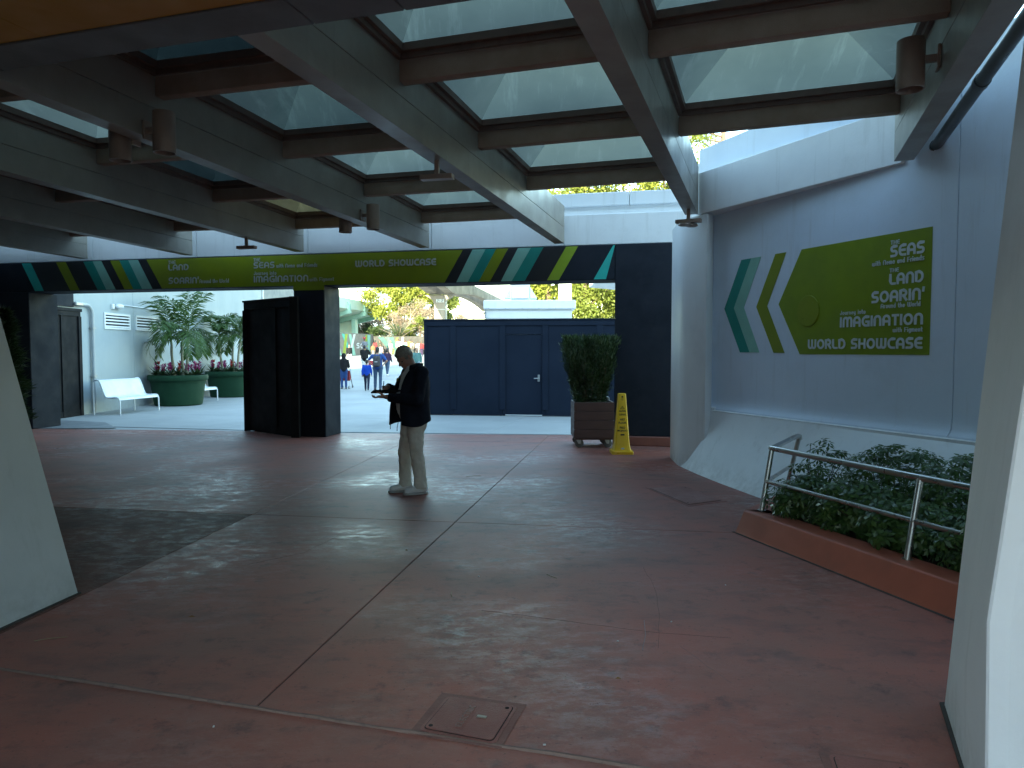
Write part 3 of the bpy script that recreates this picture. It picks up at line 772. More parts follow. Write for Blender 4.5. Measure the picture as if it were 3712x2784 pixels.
for bay, lst in bays.items():
    a0, a1 = beams[bay], beams[bay + 1]
    ang = lambda s: math.atan2(s[1][0] - s[0][0], s[1][1] - s[0][1])
    am = (ang(a0) + ang(a1)) / 2
    d = Vector((math.cos(am), -math.sin(am)))
    back = Vector((math.sin(am), math.cos(am)))
    prev = None
    lines = []
    y0 = {0: 7.95, 1: 7.25, 2: 6.55, 3: 5.9, 4: 5.24, 5: 4.60, 6: 3.95}[bay]
    L0 = beam_edge(bay, y0 - .25, 1); lines.append((L0, isect(L0, d, bay + 1, -1), None))
    for y in lst:
        Lp = beam_edge(bay, y, 1); Rp = isect(Lp, d, bay + 1, -1)
        Lb = isect(Lp + back * .12, d, bay, 1); Rb = isect(Lp + back * .12, d, bay + 1, -1)
        mb = MB(); mb.hexa([(*p, 4.012) for p in (Lp, Rp, Rb, Lb)] + [(*p, 4.20) for p in (Lp, Rp, Rb, Lb)])
        mb.build("purlin", STUCCO, can, bevel=.012, seg=2, smooth=40)
        lines.append((Lp, Rp, (Lb, Rb)))
    for j in range(len(lst)):
        near, far = lines[j], lines[j + 1]
        nl, nr = (near[2] if near[2] else (near[0], near[1]))
        q = [nl, nr, far[1], far[0]]
        c = (q[0] + q[1] + q[2] + q[3]) / 4
        inn = [p + (c - p).normalized() * .11 for p in q]
        q = [p + (c - p).normalized() * .003 for p in q]
        mid = [p + (c - p).normalized() * .05 for p in q]
        fr = MB()
        for k in range(4):
            k2 = (k + 1) % 4
            fr.hexa([(*q[k], 4.19), (*q[k2], 4.19), (*mid[k2], 4.19), (*mid[k], 4.19), (*q[k], 4.30), (*q[k2], 4.30), (*mid[k2], 4.30), (*mid[k], 4.30)])
            fr.hexa([(*mid[k], 4.235), (*mid[k2], 4.235), (*inn[k2], 4.235), (*inn[k], 4.235), (*mid[k], 4.30), (*mid[k2], 4.30), (*inn[k2], 4.30), (*inn[k], 4.30)])
        sk = fr.build("skylight", FRAME, can)
        apex = Vector((c.x, c.y, 5.02))
        gm = GLS[gsel.get((bay, j), 'A')]
        for k in range(4):
            k2 = (k + 1) % 4
            e0, e1 = Vector((*lerp2(inn[k], mid[k], .35), 4.29)), Vector((*lerp2(inn[k2], mid[k2], .35), 4.29))
            MB().add([e0, e1, apex], [(0, 1, 2)]).build("pane", gm, sk, fix=False)
# front ring beam, its soffit boards and the orange soffit with the added mass above
ang0 = R(-16.8)
rd = Vector((math.cos(ang0), math.sin(ang0), 0)); rb = Vector((math.sin(ang0), -math.cos(ang0), 0))   # along, towards the camera
R0 = Vector((-.87, 4.19, 0))
def RP(a, b_, z): 
    q = R0 + rd * a + rb * b_
    return (q.x, q.y, z)
cuts = [-13, -10.6, -8.2, -5.8, -3.35, -2.72, -.30, .28, 1.2, 3.4, 5.2]
for a, b_ in zip(cuts[:-1], cuts[1:]):
    MB().hexa([RP(a + .004, 0, ZB - .006), RP(b_ - .004, 0, ZB - .006), RP(b_ - .004, .31, ZB - .006), RP(a + .004, .31, ZB - .006), RP(a + .004, 0, 4.5), RP(b_ - .004, 0, 4.5), RP(b_ - .004, .31, 4.5), RP(a + .004, .31, 4.5)]).build("soffit_board", SOFFIT, can, bevel=.004)
up = thing("soffit_and_shade_mass", "orange soffit with an added tall mass above that shades the courtyard", "building", RP(-2, 2, ZB))
for a, b_, dp_ in [(-14, -8.006, 4.2), (-8, -2.006, 4.2), (-2, 6.3, 4.2)]:
    MB().hexa([RP(a, .322, ZB + .002), RP(b_, .322, ZB + .002), RP(b_, dp_, ZB + .002), RP(a, dp_, ZB + .002), RP(a, .322, ZB + .05), RP(b_, .322, ZB + .05), RP(b_, dp_, ZB + .05), RP(a, dp_, ZB + .05)]).build("soffit", ORANGE, up)
MB().hexa([RP(-45, .32, 4.51), RP(32, .32, 4.51), RP(32, 4.3, 4.51), RP(-45, 4.3, 4.51), RP(-45, .32, 13), RP(32, .32, 13), RP(32, 4.3, 13), RP(-45, 4.3, 13)]).build("wall", pm("shade_mass_panel", (.2, .23, .26), .6), up)  # added mass above the soffit, sized to shade the courtyard
MB().hexa([RP(-14, .32, 3.675), RP(2, .32, 3.675), RP(2, 4.2, 3.675), RP(-14, 4.2, 3.675), RP(-14, .32, 4.5), RP(2, .32, 4.5), RP(2, 4.2, 4.5), RP(-14, 4.2, 4.5)]).build("floor_slab", WHITE, up)
for a, b_ in [(-14, -.3), (4.7, 10)]:  # added unseen walls that narrow the light from behind
    MB().hexa([RP(a, 3.9, 0), RP(b_, 3.9, 0), RP(b_, 4.2, 0), RP(a, 4.2, 0), RP(a, 3.9, ZB), RP(b_, 3.9, ZB), RP(b_, 4.2, ZB), RP(a, 4.2, ZB)]).build("added_baffle_wall", NAVY, up)
MB().hexa([RP(2.01, .32, 3.675), RP(5.5, .32, 3.675), RP(5.5, 4.2, 3.675), RP(2.01, 4.2, 3.675), RP(2.01, .32, 4.5), RP(5.5, .32, 4.5), RP(5.5, 4.2, 4.5), RP(2.01, 4.2, 4.5)]).build("floor_slab", WHITE, up)
# unseen side wall added to keep the left of the passage dark
sw = tag(MB().hexa([(-13.2, -2, 0), (-13.0, -2, 0), (-13.0, 15.6, 0), (-13.2, 15.6, 0), (-13.2, -2, 4.4), (-13.0, -2, 4.4), (-13.0, 15.6, 4.4), (-13.2, 15.6, 4.4)]).build("added_side_wall", NAVY), "added navy side wall keeping light out behind the left buttress", "wall")

# ------------------------------------------------------------------ lamps on the beams
def cyl_lamp():
    t = thing("downlight", "x", "lamp", group="brown cylinder downlights on the beams")
    MB().lathe([(.0, 0), (.094, 0), (.096, -.004), (.096, -.36), (.088, -.36), (.084, -.30), (0, -.30)], n=28, close=False).build("shade", LAMP, t, smooth=35)
    MB().lathe([(0, -.315), (.07, -.315), (.07, -.305), (0, -.305)], n=20, close=False).build("lens", DARK, t, smooth=35)
    MB().box((.125, 0, -.15), (.09, .05, .05)).build("arm", LAMP, t, bevel=.004)
    MB().box((.175, 0, -.15), (.02, .11, .17)).build("mounting_plate", LAMP, t, bevel=.004)
    return t
pl = cyl_lamp()
first = True
for i, y, side, ztop, lab in [(7, 5.30, -1, 3.985, "large brown cylinder downlight on the rightmost beam near the pipe"), (4, 6.49, 1, 3.82, "brown cylinder downlight on the right face of the beam below the orange soffit"),
                              (4, 6.62, -1, 3.81, "brown cylinder downlight half hidden behind the beam beside its twin near the orange soffit"), (4, 10.66, 1, 3.85, "distant brown cylinder downlight on the beam above the lettering, right of its twin"),
                              (4, 10.9, -1, 3.86, "distant brown cylinder downlight half hidden behind the beam above the lettering")]:
    o = pl if first else copy_tree(pl); first = False
    e = beam_edge(i, y, side); (p, q) = beams[i]
    a = math.atan2(q[0] - p[0], q[1] - p[1])
    d = Vector((math.cos(a), -math.sin(a))) * side
    o.location = (e.x + d.x * .186, e.y + d.y * .186, ztop)
    o.rotation_euler.z = math.atan2(-d.y, -d.x)
    o["label"] = lab
def tee():
    t = thing("beam_fixture", "x", "light fixture", group="small T-shaped fixtures under the beams")
    MB().box((0, 0, -.07), (.045, .045, .138)).build("stem", LAMP, t, bevel=.003)
    MB().box((0, 0, -.165), (.34, .10, .05)).build("crossbar", LAMP, t, bevel=.004)
    return t
pt = tee(); first = True
for i, y, rz, lab in [(5, 7.3, 0, "T-shaped brown fixture under the beam over the standing man"), (3, 12.2, 0, "small T-shaped fixture under the beam over the lime lettering"), (6, 9.75, -12, "T-shaped fixture with two round discs under the beam end by the white column")]:
    o = pt if first else copy_tree(pt); first = False
    c = (beam_edge(i, y, 1) + beam_edge(i, y, -1)) / 2
    o.location = (c.x, c.y, ZB); o.rotation_euler.z = R(rz - 12); o["label"] = lab
    if i == 6:
        bpy.context.view_layer.update()
        for dx in (-.06, .05):
            MB().lathe([(0, -.20), (.075, -.20), (.085, -.225), (.06, -.235), (0, -.235)], (c.x + dx, c.y + dx * .5, ZB), 20, False).build("disc", LAMP, o, smooth=40)
# drain pipe beside the rightmost beam
dp = thing("drain_pipe", "black drain pipe running beside the rightmost roof beam", "pipe", (4.17, 7.3, 3.6))
a, b = Vector((2.72, 3.25, 3.80)), Vector((4.19, 7.17, 3.71))
MB().tube([a, a.lerp(b, .5), b, b + V3(.03, .07, -.01), b + V3(.045, .10, -.05), b + V3(.048, .105, -.14)], .052, 16).build("pipe", PIPEM, dp, smooth=40)
for t in (.58, .985):
    c = a.lerp(b, t); e = (b - a).normalized() * .04
    MB().tube([c - e, c + e], .060, 16).build("coupling", PIPEM, dp, smooth=40)
MB().tube([b + V3(.048, .105, -.13), b + V3(.048, .105, -.20)], .06, 16).build("outlet", GALV, dp, smooth=40)
rbn = MB().add([(.70, 12.42, 4.30), (.725, 12.43, 4.30), (.80, 12.47, 4.10), (.76, 12.47, 4.06)], [(0, 1, 2, 3)])
tag(rbn.build("ribbon", pm("red_ribbon", (.6, .03, .05), .6)), "small red ribbon hanging from the beam by the open roof gap", "ribbon")
# ------------------------------------------------------------------ foliage helpers
RNG = np.random.default_rng(11)
def unit(v): return v / np.maximum(np.linalg.norm(v, axis=-1, keepdims=True), 1e-9)
def leaves(name, pos, nrm, axis, ln, wd, mat, parent=None, bend=0.0):
    """kite-shaped leaves: pos (n,3) at the stalk, axis = direction of growth, nrm = facing"""
    n = len(pos)
    axis = unit(axis); side = unit(np.cross(axis, nrm)); nn = unit(np.cross(side, axis))
    ln = np.broadcast_to(np.asarray(ln), (n,))[:, None]; wd = np.broadcast_to(np.asarray(wd), (n,))[:, None]
    a = pos; m = pos + axis * ln * .45 + nn * ln * bend
    b = m + side * wd * .5; d = m - side * wd * .5
    c = pos + axis * ln
    v = np.stack([a, b, c, d], 1).reshape(-1, 3)
    return raw(name, v, 4, mat, parent)
def rand_dirs(n): return unit(RNG.normal(size=(n, 3)))

# ------------------------------------------------------------------ courtyard wall with its vents, pipe and light
CA, CB = Vector((-11.45, 18.0, 0)), Vector((-11.45, 32.7, 0))
CU = (CB - CA).normalized(); CN = Vector((CU.y, -CU.x, 0))      # along, out into the courtyard
def CP(u, z, d=0.0):
    q = CA + CU * u + CN * d
    return Vector((q.x, q.y, z))
def cbox(mb, u0, u1, z0, z1, d0, d1):
    return mb.hexa([CP(u0, z0, d0), CP(u1, z0, d0), CP(u1, z0, d1), CP(u0, z0, d1), CP(u0, z1, d0), CP(u1, z1, d0), CP(u1, z1, d1), CP(u0, z1, d1)])
cw = thing("courtyard_wall", "tall white courtyard wall behind the bench and the palms", "wall", CP(5, 0))
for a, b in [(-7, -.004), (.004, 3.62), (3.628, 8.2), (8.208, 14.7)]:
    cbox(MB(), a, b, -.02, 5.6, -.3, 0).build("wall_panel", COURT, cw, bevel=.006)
aw = thing("rear_wall", "grey shaded wall seen past the end of the white courtyard wall", "wall", (-10.5, 32, 0))
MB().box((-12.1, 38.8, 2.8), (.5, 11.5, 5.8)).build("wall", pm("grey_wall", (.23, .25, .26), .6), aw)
MB().box((-11.83, 34.0, 2.8), (.04, .12, 5.8)).build("corner_trim", WHITE, aw)
for u0, u1, lab in [(2.04, 3.40, "white louvred wall vent nearest the conduit"), (3.72, 5.2, "white louvred wall vent half hidden behind the palm fronds")]:
    vt = thing("wall_vent", lab, "vent", CP((u0 + u1) / 2, 2.34), "louvred vents in the courtyard wall")
    fr = MB()
    for a, b, c, d in [(u0, u1, 2.72, 2.78), (u0, u1, 2.32, 2.37), (u0, u0 + .05, 2.371, 2.719), (u1 - .05, u1, 2.371, 2.719)]:
        cbox(fr, a, b, c, d, 0.001, .035)
    fr.build("frame", WHITE, vt)
    cbox(MB(), u0 + .051, u1 - .051, 2.371, 2.719, 0.001, .004).build("recess", DARK, vt)
    for k in range(4):
        z = 2.375 + k * .088
        MB().hexa([CP(u0 + .052, z, .005), CP(u1 - .052, z, .005), CP(u1 - .052, z + .004, .034), CP(u0 + .052, z + .004, .034),
                   CP(u0 + .052, z + .048, .005), CP(u1 - .052, z + .048, .005), CP(u1 - .052, z + .018, .034), CP(u0 + .052, z + .018, .034)]).build("slat", WHITE, vt)
cp_ = thing("conduit", "grey conduit bending down the courtyard wall behind the bench", "pipe", CP(1.2, 0))
pts = [CP(.72, 2.93, .07), CP(1.14, 2.93, .07)] + [CP(1.14 + .26 * math.sin(t), 2.67 + .26 * math.cos(t), .07) for t in [R(k) for k in (20, 40, 60, 80, 90)]] + [CP(1.40, .02, .07)]
MB().tube(pts, .045, 12).build("pipe", pm("grey_conduit", (.42, .45, .47), .4), cp_, smooth=50)
cbox(MB(), .62, .95, 2.88, 2.98, .02, .12).build("coupling", GALV, cp_, bevel=.02)
for z in (2.3, 1.0): cbox(MB(), 1.33, 1.47, z, z + .04, .001, .125).build("strap", GALV, cp_)
sl_ = thing("security_light", "small white security light on the courtyard wall above the vent", "wall lamp", CP(2.3, 2.98))
cbox(MB(), 2.42, 2.54, 2.9, 3.04, .001, .06).build("back_box", WHITE, sl_, bevel=.01)
MB().ell(CP(2.70, 2.98, .1), (.09, .17, .08), 14, 8).build("head", BENCH, sl_, smooth=180)
MB().tube([CP(2.84, 2.98, .06), CP(2.96, 3.03, .03), CP(3.1, 3.04, .02), CP(9.4, 3.0, .02)], .014, 8).build("conduit", BENCH, sl_, smooth=50)

# white benches of bent sheet on tube legs
def make_bench():
    t = thing("bench", "x", "bench", group="white metal benches along the courtyard wall")
    prof = [(.10, .90), (.13, .925), (.17, .93), (.21, .915), (.245, .87), (.30, .74), (.36, .58), (.395, .50), (.43, .465), (.48, .452), (.60, .455), (.72, .465), (.77, .455), (.80, .43), (.815, .39)]
    L = 1.55
    o = [Vector((d, 0, z)) for d, z in prof]
    nr = []
    for i in range(len(o)):
        tg = (o[min(i + 1, len(o) - 1)] - o[max(i - 1, 0)]).normalized(); nr.append(Vector((tg.z, 0, -tg.x)))
    loop = o + [p + q * .012 for p, q in zip(o[::-1], nr[::-1])]
    MB().extr(loop, (0, L, 0)).build("seat_sheet", BENCH, t, smooth=40)
    for y in (-.018, L + .018):
        pts = [Vector((.06, y, 0)), Vector((.05, y, .84)), Vector((.07, y, .90))] + [Vector((d, y, z)) for d, z in prof[1:]] + [Vector((.825, y, .36)), Vector((.83, y, 0))]
        MB().tube(pts, .020, 10).build("leg_frame", BENCH, t, smooth=60)
    MB().tube([(.60, .0, .44), (.60, L, .44)], .016, 8).build("cross_tube", BENCH, t, smooth=60)
    return t
bn = make_bench()
b2 = copy_tree(bn)
a_ = math.atan2(-.137, .864)
bn.location = (-11.18, 18.95, 0); bn.rotation_euler.z = a_
bn["label"] = "white metal bench beside the conduit in front of the nearer green pot"
b2.location = (-11.15, 22.95, 0); b2.rotation_euler.z = a_
b2["label"] = "white metal bench mostly hidden between the two green pots"

# green pots with palms and bromeliads
LEAFD = leafmat("palm_leaf", (.045, .095, .024), (.075, .135, .03), .3, .4, 3)
LEAFB = leafmat("bromeliad_leaf", (.03, .06, .025), (.045, .085, .03), .25, .35, 6)
TRUNK = pm("palm_trunk", (.30, .30, .20), .7, var=(.22, .2, .14), vscale=14, aniso=(1, 1, 4), stain=(.1, .08, .06, .8), sscale=12)
MAG = leafmat("magenta_bract", (.34, .012, .13), (.42, .03, .20), .3, .4, 10)
REDB = leafmat("red_bract", (.40, .03, .02), (.48, .07, .03), .3, .4, 10)
def make_pot():
    t = thing("plant_pot", "x", "plant pot", group="big green pots in the courtyard")
    MB().lathe([(.66, 0), (.70, .03), (.745, .35), (.785, .66), (.79, .70), (.80, .705), (.80, .735), (.815, .74), (.815, .77), (.86, .785), (.875, .82), (.875, .93), (.86, .95), (.80, .95), (.79, .90), (.0, .88)], n=48, close=False).build("body", POT, t, smooth=40)
    MB().lathe([(0, .885), (.79, .905), (.78, .915), (0, .925)], n=24, close=False).build("soil", SOIL, t)
    return t
P1, P2 = Vector((-10.52, 22.45, 0)), Vector((-10.50, 26.55, 0))
po = make_pot(); po2 = copy_tree(po)
po.location = P1; po["label"] = "nearer big green pot beside the white bench"
po2.location = P2; po2["label"] = "farther big green pot half hidden by the charcoal hoarding"
po2.scale = (1, 1, 1)
def frond(base, az_, elev, ln, droop, nl=24, lf=.60):
    """arching palm frond: polyline rachis with two rows of drooping leaflets"""
    pts = []
    p = np.array(base, float); e = elev
    d = ln / 14
    for k in range(15):
        pts.append(p.copy())
        p = p + d * np.array([math.cos(az_) * math.cos(e), math.sin(az_) * math.cos(e), math.sin(e)])
        e -= droop / 14 * (0.5 + k / 10)
    pts = np.array(pts)
    rows = []
    for k in range(nl):
        t = (.14 + .86 * k / (nl - 1)) * 14
        i = min(int(t), 13); q = pts[i] + (pts[i + 1] - pts[i]) * (t - i)
        tg = unit(pts[i + 1] - pts[i])
        sd = unit(np.cross(tg, [0, 0, 1])); upv = np.cross(sd, tg)
        L_ = lf * (math.sin(math.pi * (.12 + .80 * k / nl)) ** .7) * random.uniform(.85, 1.1)
        for s in (-1, 1):
            ax = unit(tg * random.uniform(.55, .8) + sd * s * .8 + upv * random.uniform(.0, .3) - np.array([0, 0, .22]))
            tip = q + ax * L_ * .6 + unit(ax - np.array([0, 0, .7])) * L_ * .4
            md = q + ax * L_ * .5
            wv = unit(np.cross(ax, upv)) * .027
            rows += [q, md + wv, tip, md - wv]
    return pts, np.array(rows)
def make_palm(base, tall, lean, nfr, seed, label, grp, fl=1.25):
    random.seed(seed)
    t = thing("palm_tree", label, "palm", base, grp)
    b = Vector(base); top = b + Vector((lean[0], lean[1], tall))
    pts = [b.lerp(top, k / 8) + Vector((math.sin(k * .9) * .012, 0, 0)) for k in range(9)]
    MB().tube(pts, [.058, .05, .046, .043, .04, .04, .042, .04, .03], 10).build("trunk", TRUNK, t, smooth=60)
    MB().tube([top - V3(0, 0, .05), top + V3(0, 0, .32)], [.036, .015], 8).build("crownshaft", pm("crownshaft", (.10, .19, .07), .4), t, smooth=60)
    for k in range(nfr):
        a = 2 * math.pi * k / nfr * 1.0 + random.uniform(-.35, .35)
        el_ = (random.uniform(1.2, 1.5), random.uniform(.5, 1.1), random.uniform(.1, .45))[k % 3]
        ln = fl * random.uniform(.85, 1.15)
        pp, rows = frond(top + V3(0, 0, .18), a, el_, ln, (random.uniform(.8, 1.5), random.uniform(1.4, 2.2), random.uniform(1.7, 2.5))[k % 3])
        f = raw("frond", rows, 4, LEAFD, t)
        MB().tube([Vector(p) for p in pp], [.013 - .0008 * i for i in range(15)], 5).build("rachis", pm("rachis", (.08, .14, .04), .5), f, smooth=60)
g1 = "palms in the nearer green pot"; g2 = "palms in the farther green pot"
make_palm(P1 + V3(-.12, -.05, .9), 1.05, (-.05, .0), 9, 3, "left palm stem of the nearer green pot with drooping fronds", g1, 1.55)
make_palm(P1 + V3(.06, .18, .9), 0.95, (-.02, .06), 5, 5, "middle palm stem of the nearer green pot, set behind the others", g1, 1.3)
make_palm(P1 + V3(.30, -.08, .9), 1.15, (.07, .02), 9, 8, "right palm stem of the nearer green pot with the tallest fronds", g1, 1.7)
make_palm(P2 + V3(-.30, 0, .9), 1.15, (-.08, .0), 8, 13, "left palm stem of the farther green pot", g2, 1.15)
make_palm(P2 + V3(.06, .1, .9), 1.0, (.02, .0), 5, 17, "middle palm stem of the farther green pot", g2, 1.1)
make_palm(P2 + V3(.26, -.06, .9), 1.15, (.16, .02), 8, 21, "right palm stem of the farther green pot beside the charcoal hoarding", g2, 1.15)
def make_brom(red):
    t = thing("bromeliad", "x", "flowering plant")
    n = 22
    a = RNG.uniform(0, 2 * math.pi, n); e = RNG.uniform(.25, .95, n)
    ax = np.stack([np.cos(a) * np.cos(e), np.sin(a) * np.cos(e), np.sin(e)], 1)
    leaves("leaves", np.zeros((n, 3)) + [0, 0, .0], np.tile([0, 0, 1.], (n, 1)), ax, RNG.uniform(.22, .40, n), .04, LEAFB, t, .08)
    m = 34
    a = RNG.uniform(0, 2 * math.pi, m); e = RNG.uniform(.2, 1.2, m); z = RNG.uniform(.12, .34, m)
    ax = np.stack([np.cos(a) * np.cos(e), np.sin(a) * np.cos(e), np.sin(e)], 1)
    leaves("bloom", np.stack([np.zeros(m), np.zeros(m), z], 1), np.tile([0, 0, 1.], (m, 1)), ax, RNG.uniform(.07, .13, m) * (1.25 - z), .035, REDB if red else MAG, t, .05)
    return t
bp_ = {False: make_brom(False), True: make_brom(True)}
used = {False: False, True: False}
for (c, lab, grp, n) in [(P1, "the nearer green pot", "bromeliads in the nearer green pot", 15), (P2, "the farther green pot", "bromeliads in the farther green pot", 15)]:
    for k in range(n):
        a = 2 * math.pi * k / n + .2; rr = .62 if k % 3 else .40
        red = (k % 5 == 2)
        o = bp_[red] if not used[red] else copy_tree(bp_[red]); used[red] = True
        o.location = (c.x + rr * math.cos(a), c.y + rr * math.sin(a), .91)
        o.rotation_euler.z = k * 1.7; sc = 1.05 + .3 * ((k * 37) % 10) / 10
        o.scale = (sc, sc, sc)
        o["group"] = grp; o["label"] = ("red" if red else "magenta") + " flowering bromeliad planted round the palms in " + lab

# ------------------------------------------------------------------ hoardings
def board_wall(root, A, B, z1, mat, posts, th=.10, rail=.16, capm=None, proud=.025, z0=0.0, skip=()):
    """boarded hoarding from A to B: panels between battens, a top rail and a foot rail, cap on top"""
    A, B = Vector(A), Vector(B); L = (B - A).length; u = (B - A) / L; n = Vector((u.y, -u.x, 0))
    if n.y > 0: n = -n
    def P(s, z, d): 
        q = A + u * s + n * d; return Vector((q.x, q.y, z))
    def bx(s0, s1, za, zb, d0, d1, nm, mm=mat):
        return MB().hexa([P(s0, za, d0), P(s1, za, d0), P(s1, za, d1), P(s0, za, d1), P(s0, zb, d0), P(s1, zb, d0), P(s1, zb, d1), P(s0, zb, d1)]).build(nm, mm, root, bevel=.003)
    for k, (a, b) in enumerate(zip(posts[:-1], posts[1:])):
        if k in skip: continue
        bx(a, b - .003, z0 + .01, z1 - .02, -th, 0, "board")
    for a in posts: 
        bx(max(0, a - .075), min(L, a + .075), z0 + .16, z1 - rail - .002, .001, proud, "batten")
    bx(0, L, z1 - rail, z1 - .021, .001, proud, "top_rail")
    bx(-.02, L + .02, z1 - .02, z1 + .015, -th - .03, proud + .02, "cap")
    return P, bx
hd_ = thing("hoarding", "dark navy construction hoarding with a door in the courtyard", "hoarding", (0, 18.7, 0))
A_, B_ = Vector((-2.33, 18.93, 0)), Vector((2.75, 18.27, 0))
L_ = (B_ - A_).length
posts = [0.0, .93, 2.03, 2.16, 3.17, 3.34, 4.75, L_]
posts = [0.0, .78, 2.02, 3.28, 4.62, L_]
P, bx = board_wall(hd_, A_, B_, 2.52, NAVY2, [0.0, .78, 2.10, 3.22, 4.62, L_], skip=(2,))
bx(2.10, 3.217, 2.132, 2.50, -.1, 0, "board")
for a, b in [(2.105, 2.165), (3.14, 3.215)]: bx(a, b, .01, 2.130, -.1, .0, "door_jamb")
dr = bx(2.17, 3.135, .03, 2.13, -.09, -.02, "door")
for z in (.3, 1.05, 1.85):
    MB().hexa([P(2.150, z, -.01), P(2.172, z, -.01), P(2.172, z, .012), P(2.150, z, .012), P(2.150, z + .11, -.01), P(2.172, z + .11, -.01), P(2.172, z + .11, .012), P(2.150, z + .11, .012)]).build("hinge", GALV, dr)
hp = MB(); c0 = P(3.05, .98, -.015)
hp.hexa([P(3.02, .90, -.019), P(3.08, .90, -.019), P(3.08, .90, .0), P(3.02, .90, .0), P(3.02, 1.08, -.019), P(3.08, 1.08, -.019), P(3.08, 1.08, .0), P(3.02, 1.08, .0)])
hp.build("lock_plate", GALV, dr, bevel=.004)
MB().tube([P(3.05, .99, .0), P(3.05, .99, .05), P(3.04, .99, .06), P(2.93, .985, .06)], .012, 8).build("handle", GALV, dr, smooth=50)
MB().hexa([P(0, 0, .026), P(L_, 0, .026), P(L_, 0, .05), P(0, 0, .05), P(0, .012, .026), P(L_, .012, .026), P(L_, .012, .05), P(0, .012, .05)]).build("foot_strip", DARK, hd_)
# wing of charcoal boards beside the centre pillar
wg = thing("hoarding", "charcoal boarded hoarding wing standing against the left of the centre pillar", "hoarding", (-5, 14.5, 0))
wa, wb = Vector((-5.66, 15.17, 0)), Vector((-4.30, 13.99, 0))
board_wall(wg, wa, wb, 2.74, CHAR, [0.0, 1.16, (wb - wa).length], proud=.035, rail=.17)
MB().bar(wb + V3(.05, -.02, .0), wb + V3(.05, -.02, 2.76), .16, .13, (0, 1, 0)).build("end_post", CHAR, wg, bevel=.004)
MB().bar(wa + V3(.03, -.06, .0), wa + V3(.03, -.06, 2.55), .12, .05, (0, 1, 0)).build("edge_post", CHAR, wg, bevel=.004)
# boarded box against the courtyard wall at the far left
bxh = thing("hoarding", "charcoal boarded hoarding on the courtyard wall left of the conduit", "hoarding", CP(0, 0))
def cb2(u0, u1, z0, z1, d0, d1, nm, m=CHAR, bev=.003): return cbox(MB(), u0, u1, z0, z1, d0, d1).build(nm, m, bxh, bevel=bev)
cb2(-2.6, -.52, .01, 2.72, .01, .08, "board"); cb2(-.16, .80, .01, 2.72, .01, .08, "board")
cb2(-.52, -.16, 2.02, 2.72, .01, .078, "board"); cb2(-.52, -.16, .01, 2.02, .005, .02, "dark_gap", DARK)
cb2(-.02, .07, .02, 2.60, .081, .11, "batten"); cb2(.70, .82, .0, 2.60, .081, .12, "batten")
cb2(-2.6, .80, .0, .16, .081, .10, "foot_rail"); cb2(-2.6, .80, 2.60, 2.72, .081, .11, "top_rail"); cb2(-2.6, .84, 2.722, 2.80, .0, .13, "cap")
cb2(-2.6, .62, 2.84, 3.25, .0, .05, "upper_panel", NAVY)

# ------------------------------------------------------------------ white kiosk behind the hoarding
ki = thing("kiosk", "small white metal kiosk with a roof cowl behind the navy hoarding", "kiosk", (.6, 25, 0))
kr = R(-1.4)
MB().box((.575, 25.3, 1.4), (2.92, 2.4, 2.8), kr).build("wall", WHITE, ki, bevel=.01)
kt = MB(); kt.box((.62, 25.3, 3.25), (3.10, 2.62, .31), kr).build("roof_fascia", WHITE, ki, bevel=.03)
MB().box((.575, 25.3, 2.95), (2.94, 2.42, .29), kr).build("frieze", WHITE, ki)
for k in range(6):
    MB().ell((-.78 + k * .56, 23.975 - k * .0137, 3.13), (.012, .012, .012), 8, 5).build("rivet", GALV, ki, smooth=180)
cwl = MB(); cx, cy_ = .29, 25.2
cwl.box((cx, cy_, 3.47), (.70, .70, .13)).build("cowl_base", WHITE, ki, bevel=.01)
MB().box((cx, cy_, 3.78), (.66, .66, .48)).build("cowl", WHITE, ki, bevel=.015)
for s in (-1, 1):
    MB().extr([(cx + s * .335, cy_ - .36, 3.92), (cx + s * .335, cy_ - .36, 3.52), (cx + s * .58, cy_ - .36, 3.52)], (0, .72, 0)).build("cowl_hood", WHITE, ki, bevel=.006)
MB().extr([(cx - .30, cy_ - .335, 3.92), (cx - .30, cy_ - .335, 3.52), (cx - .30, cy_ - .56, 3.52)], (.6, 0, 0)).build("cowl_hood", WHITE, ki, bevel=.006)
MB().box((-.90, 24.05, 2.95), (.05, .08, .30)).build("bracket", GALV, ki)
wp_ = thing("white_post", "square white post rising behind the kiosk among the trees", "post", (2.96, 40, gz(40)))
MB().box((2.96, 40, 4.2), (.70, .5, 8.4)).build("shaft", WHITE, wp_, bevel=.02)
sr = thing("shelter_roof", "pale roof edge showing beyond the right end of the header", "roof", (5.2, 30, 4.5))
MB().hexa([(3.55, 30.0, 4.62), (7.5, 29.2, 4.25), (7.5, 33, 4.25), (3.55, 33, 4.62), (3.55, 30.0, 4.95), (7.5, 29.2, 4.75), (7.5, 33, 4.75), (3.55, 33, 4.95)]).build("roof", WHITE, sr, bevel=.02)
MB().box((6.6, 31, 2.2), (.4, .4, 4.4)).build("post", WHITE, sr)
# unseen building added behind the camera to block low sun and bounce light
bb = thing("added_building", "long white building added behind the camera to block sun and bounce light", "building", (0, -16, 0))
MB().box((0, -18, 4.9), (90, 6, 9.8)).build("wall", WHITE, bb)
MB().box((0, -18, 9.95), (90.4, 6.4, .3)).build("coping", WHITE, bb)
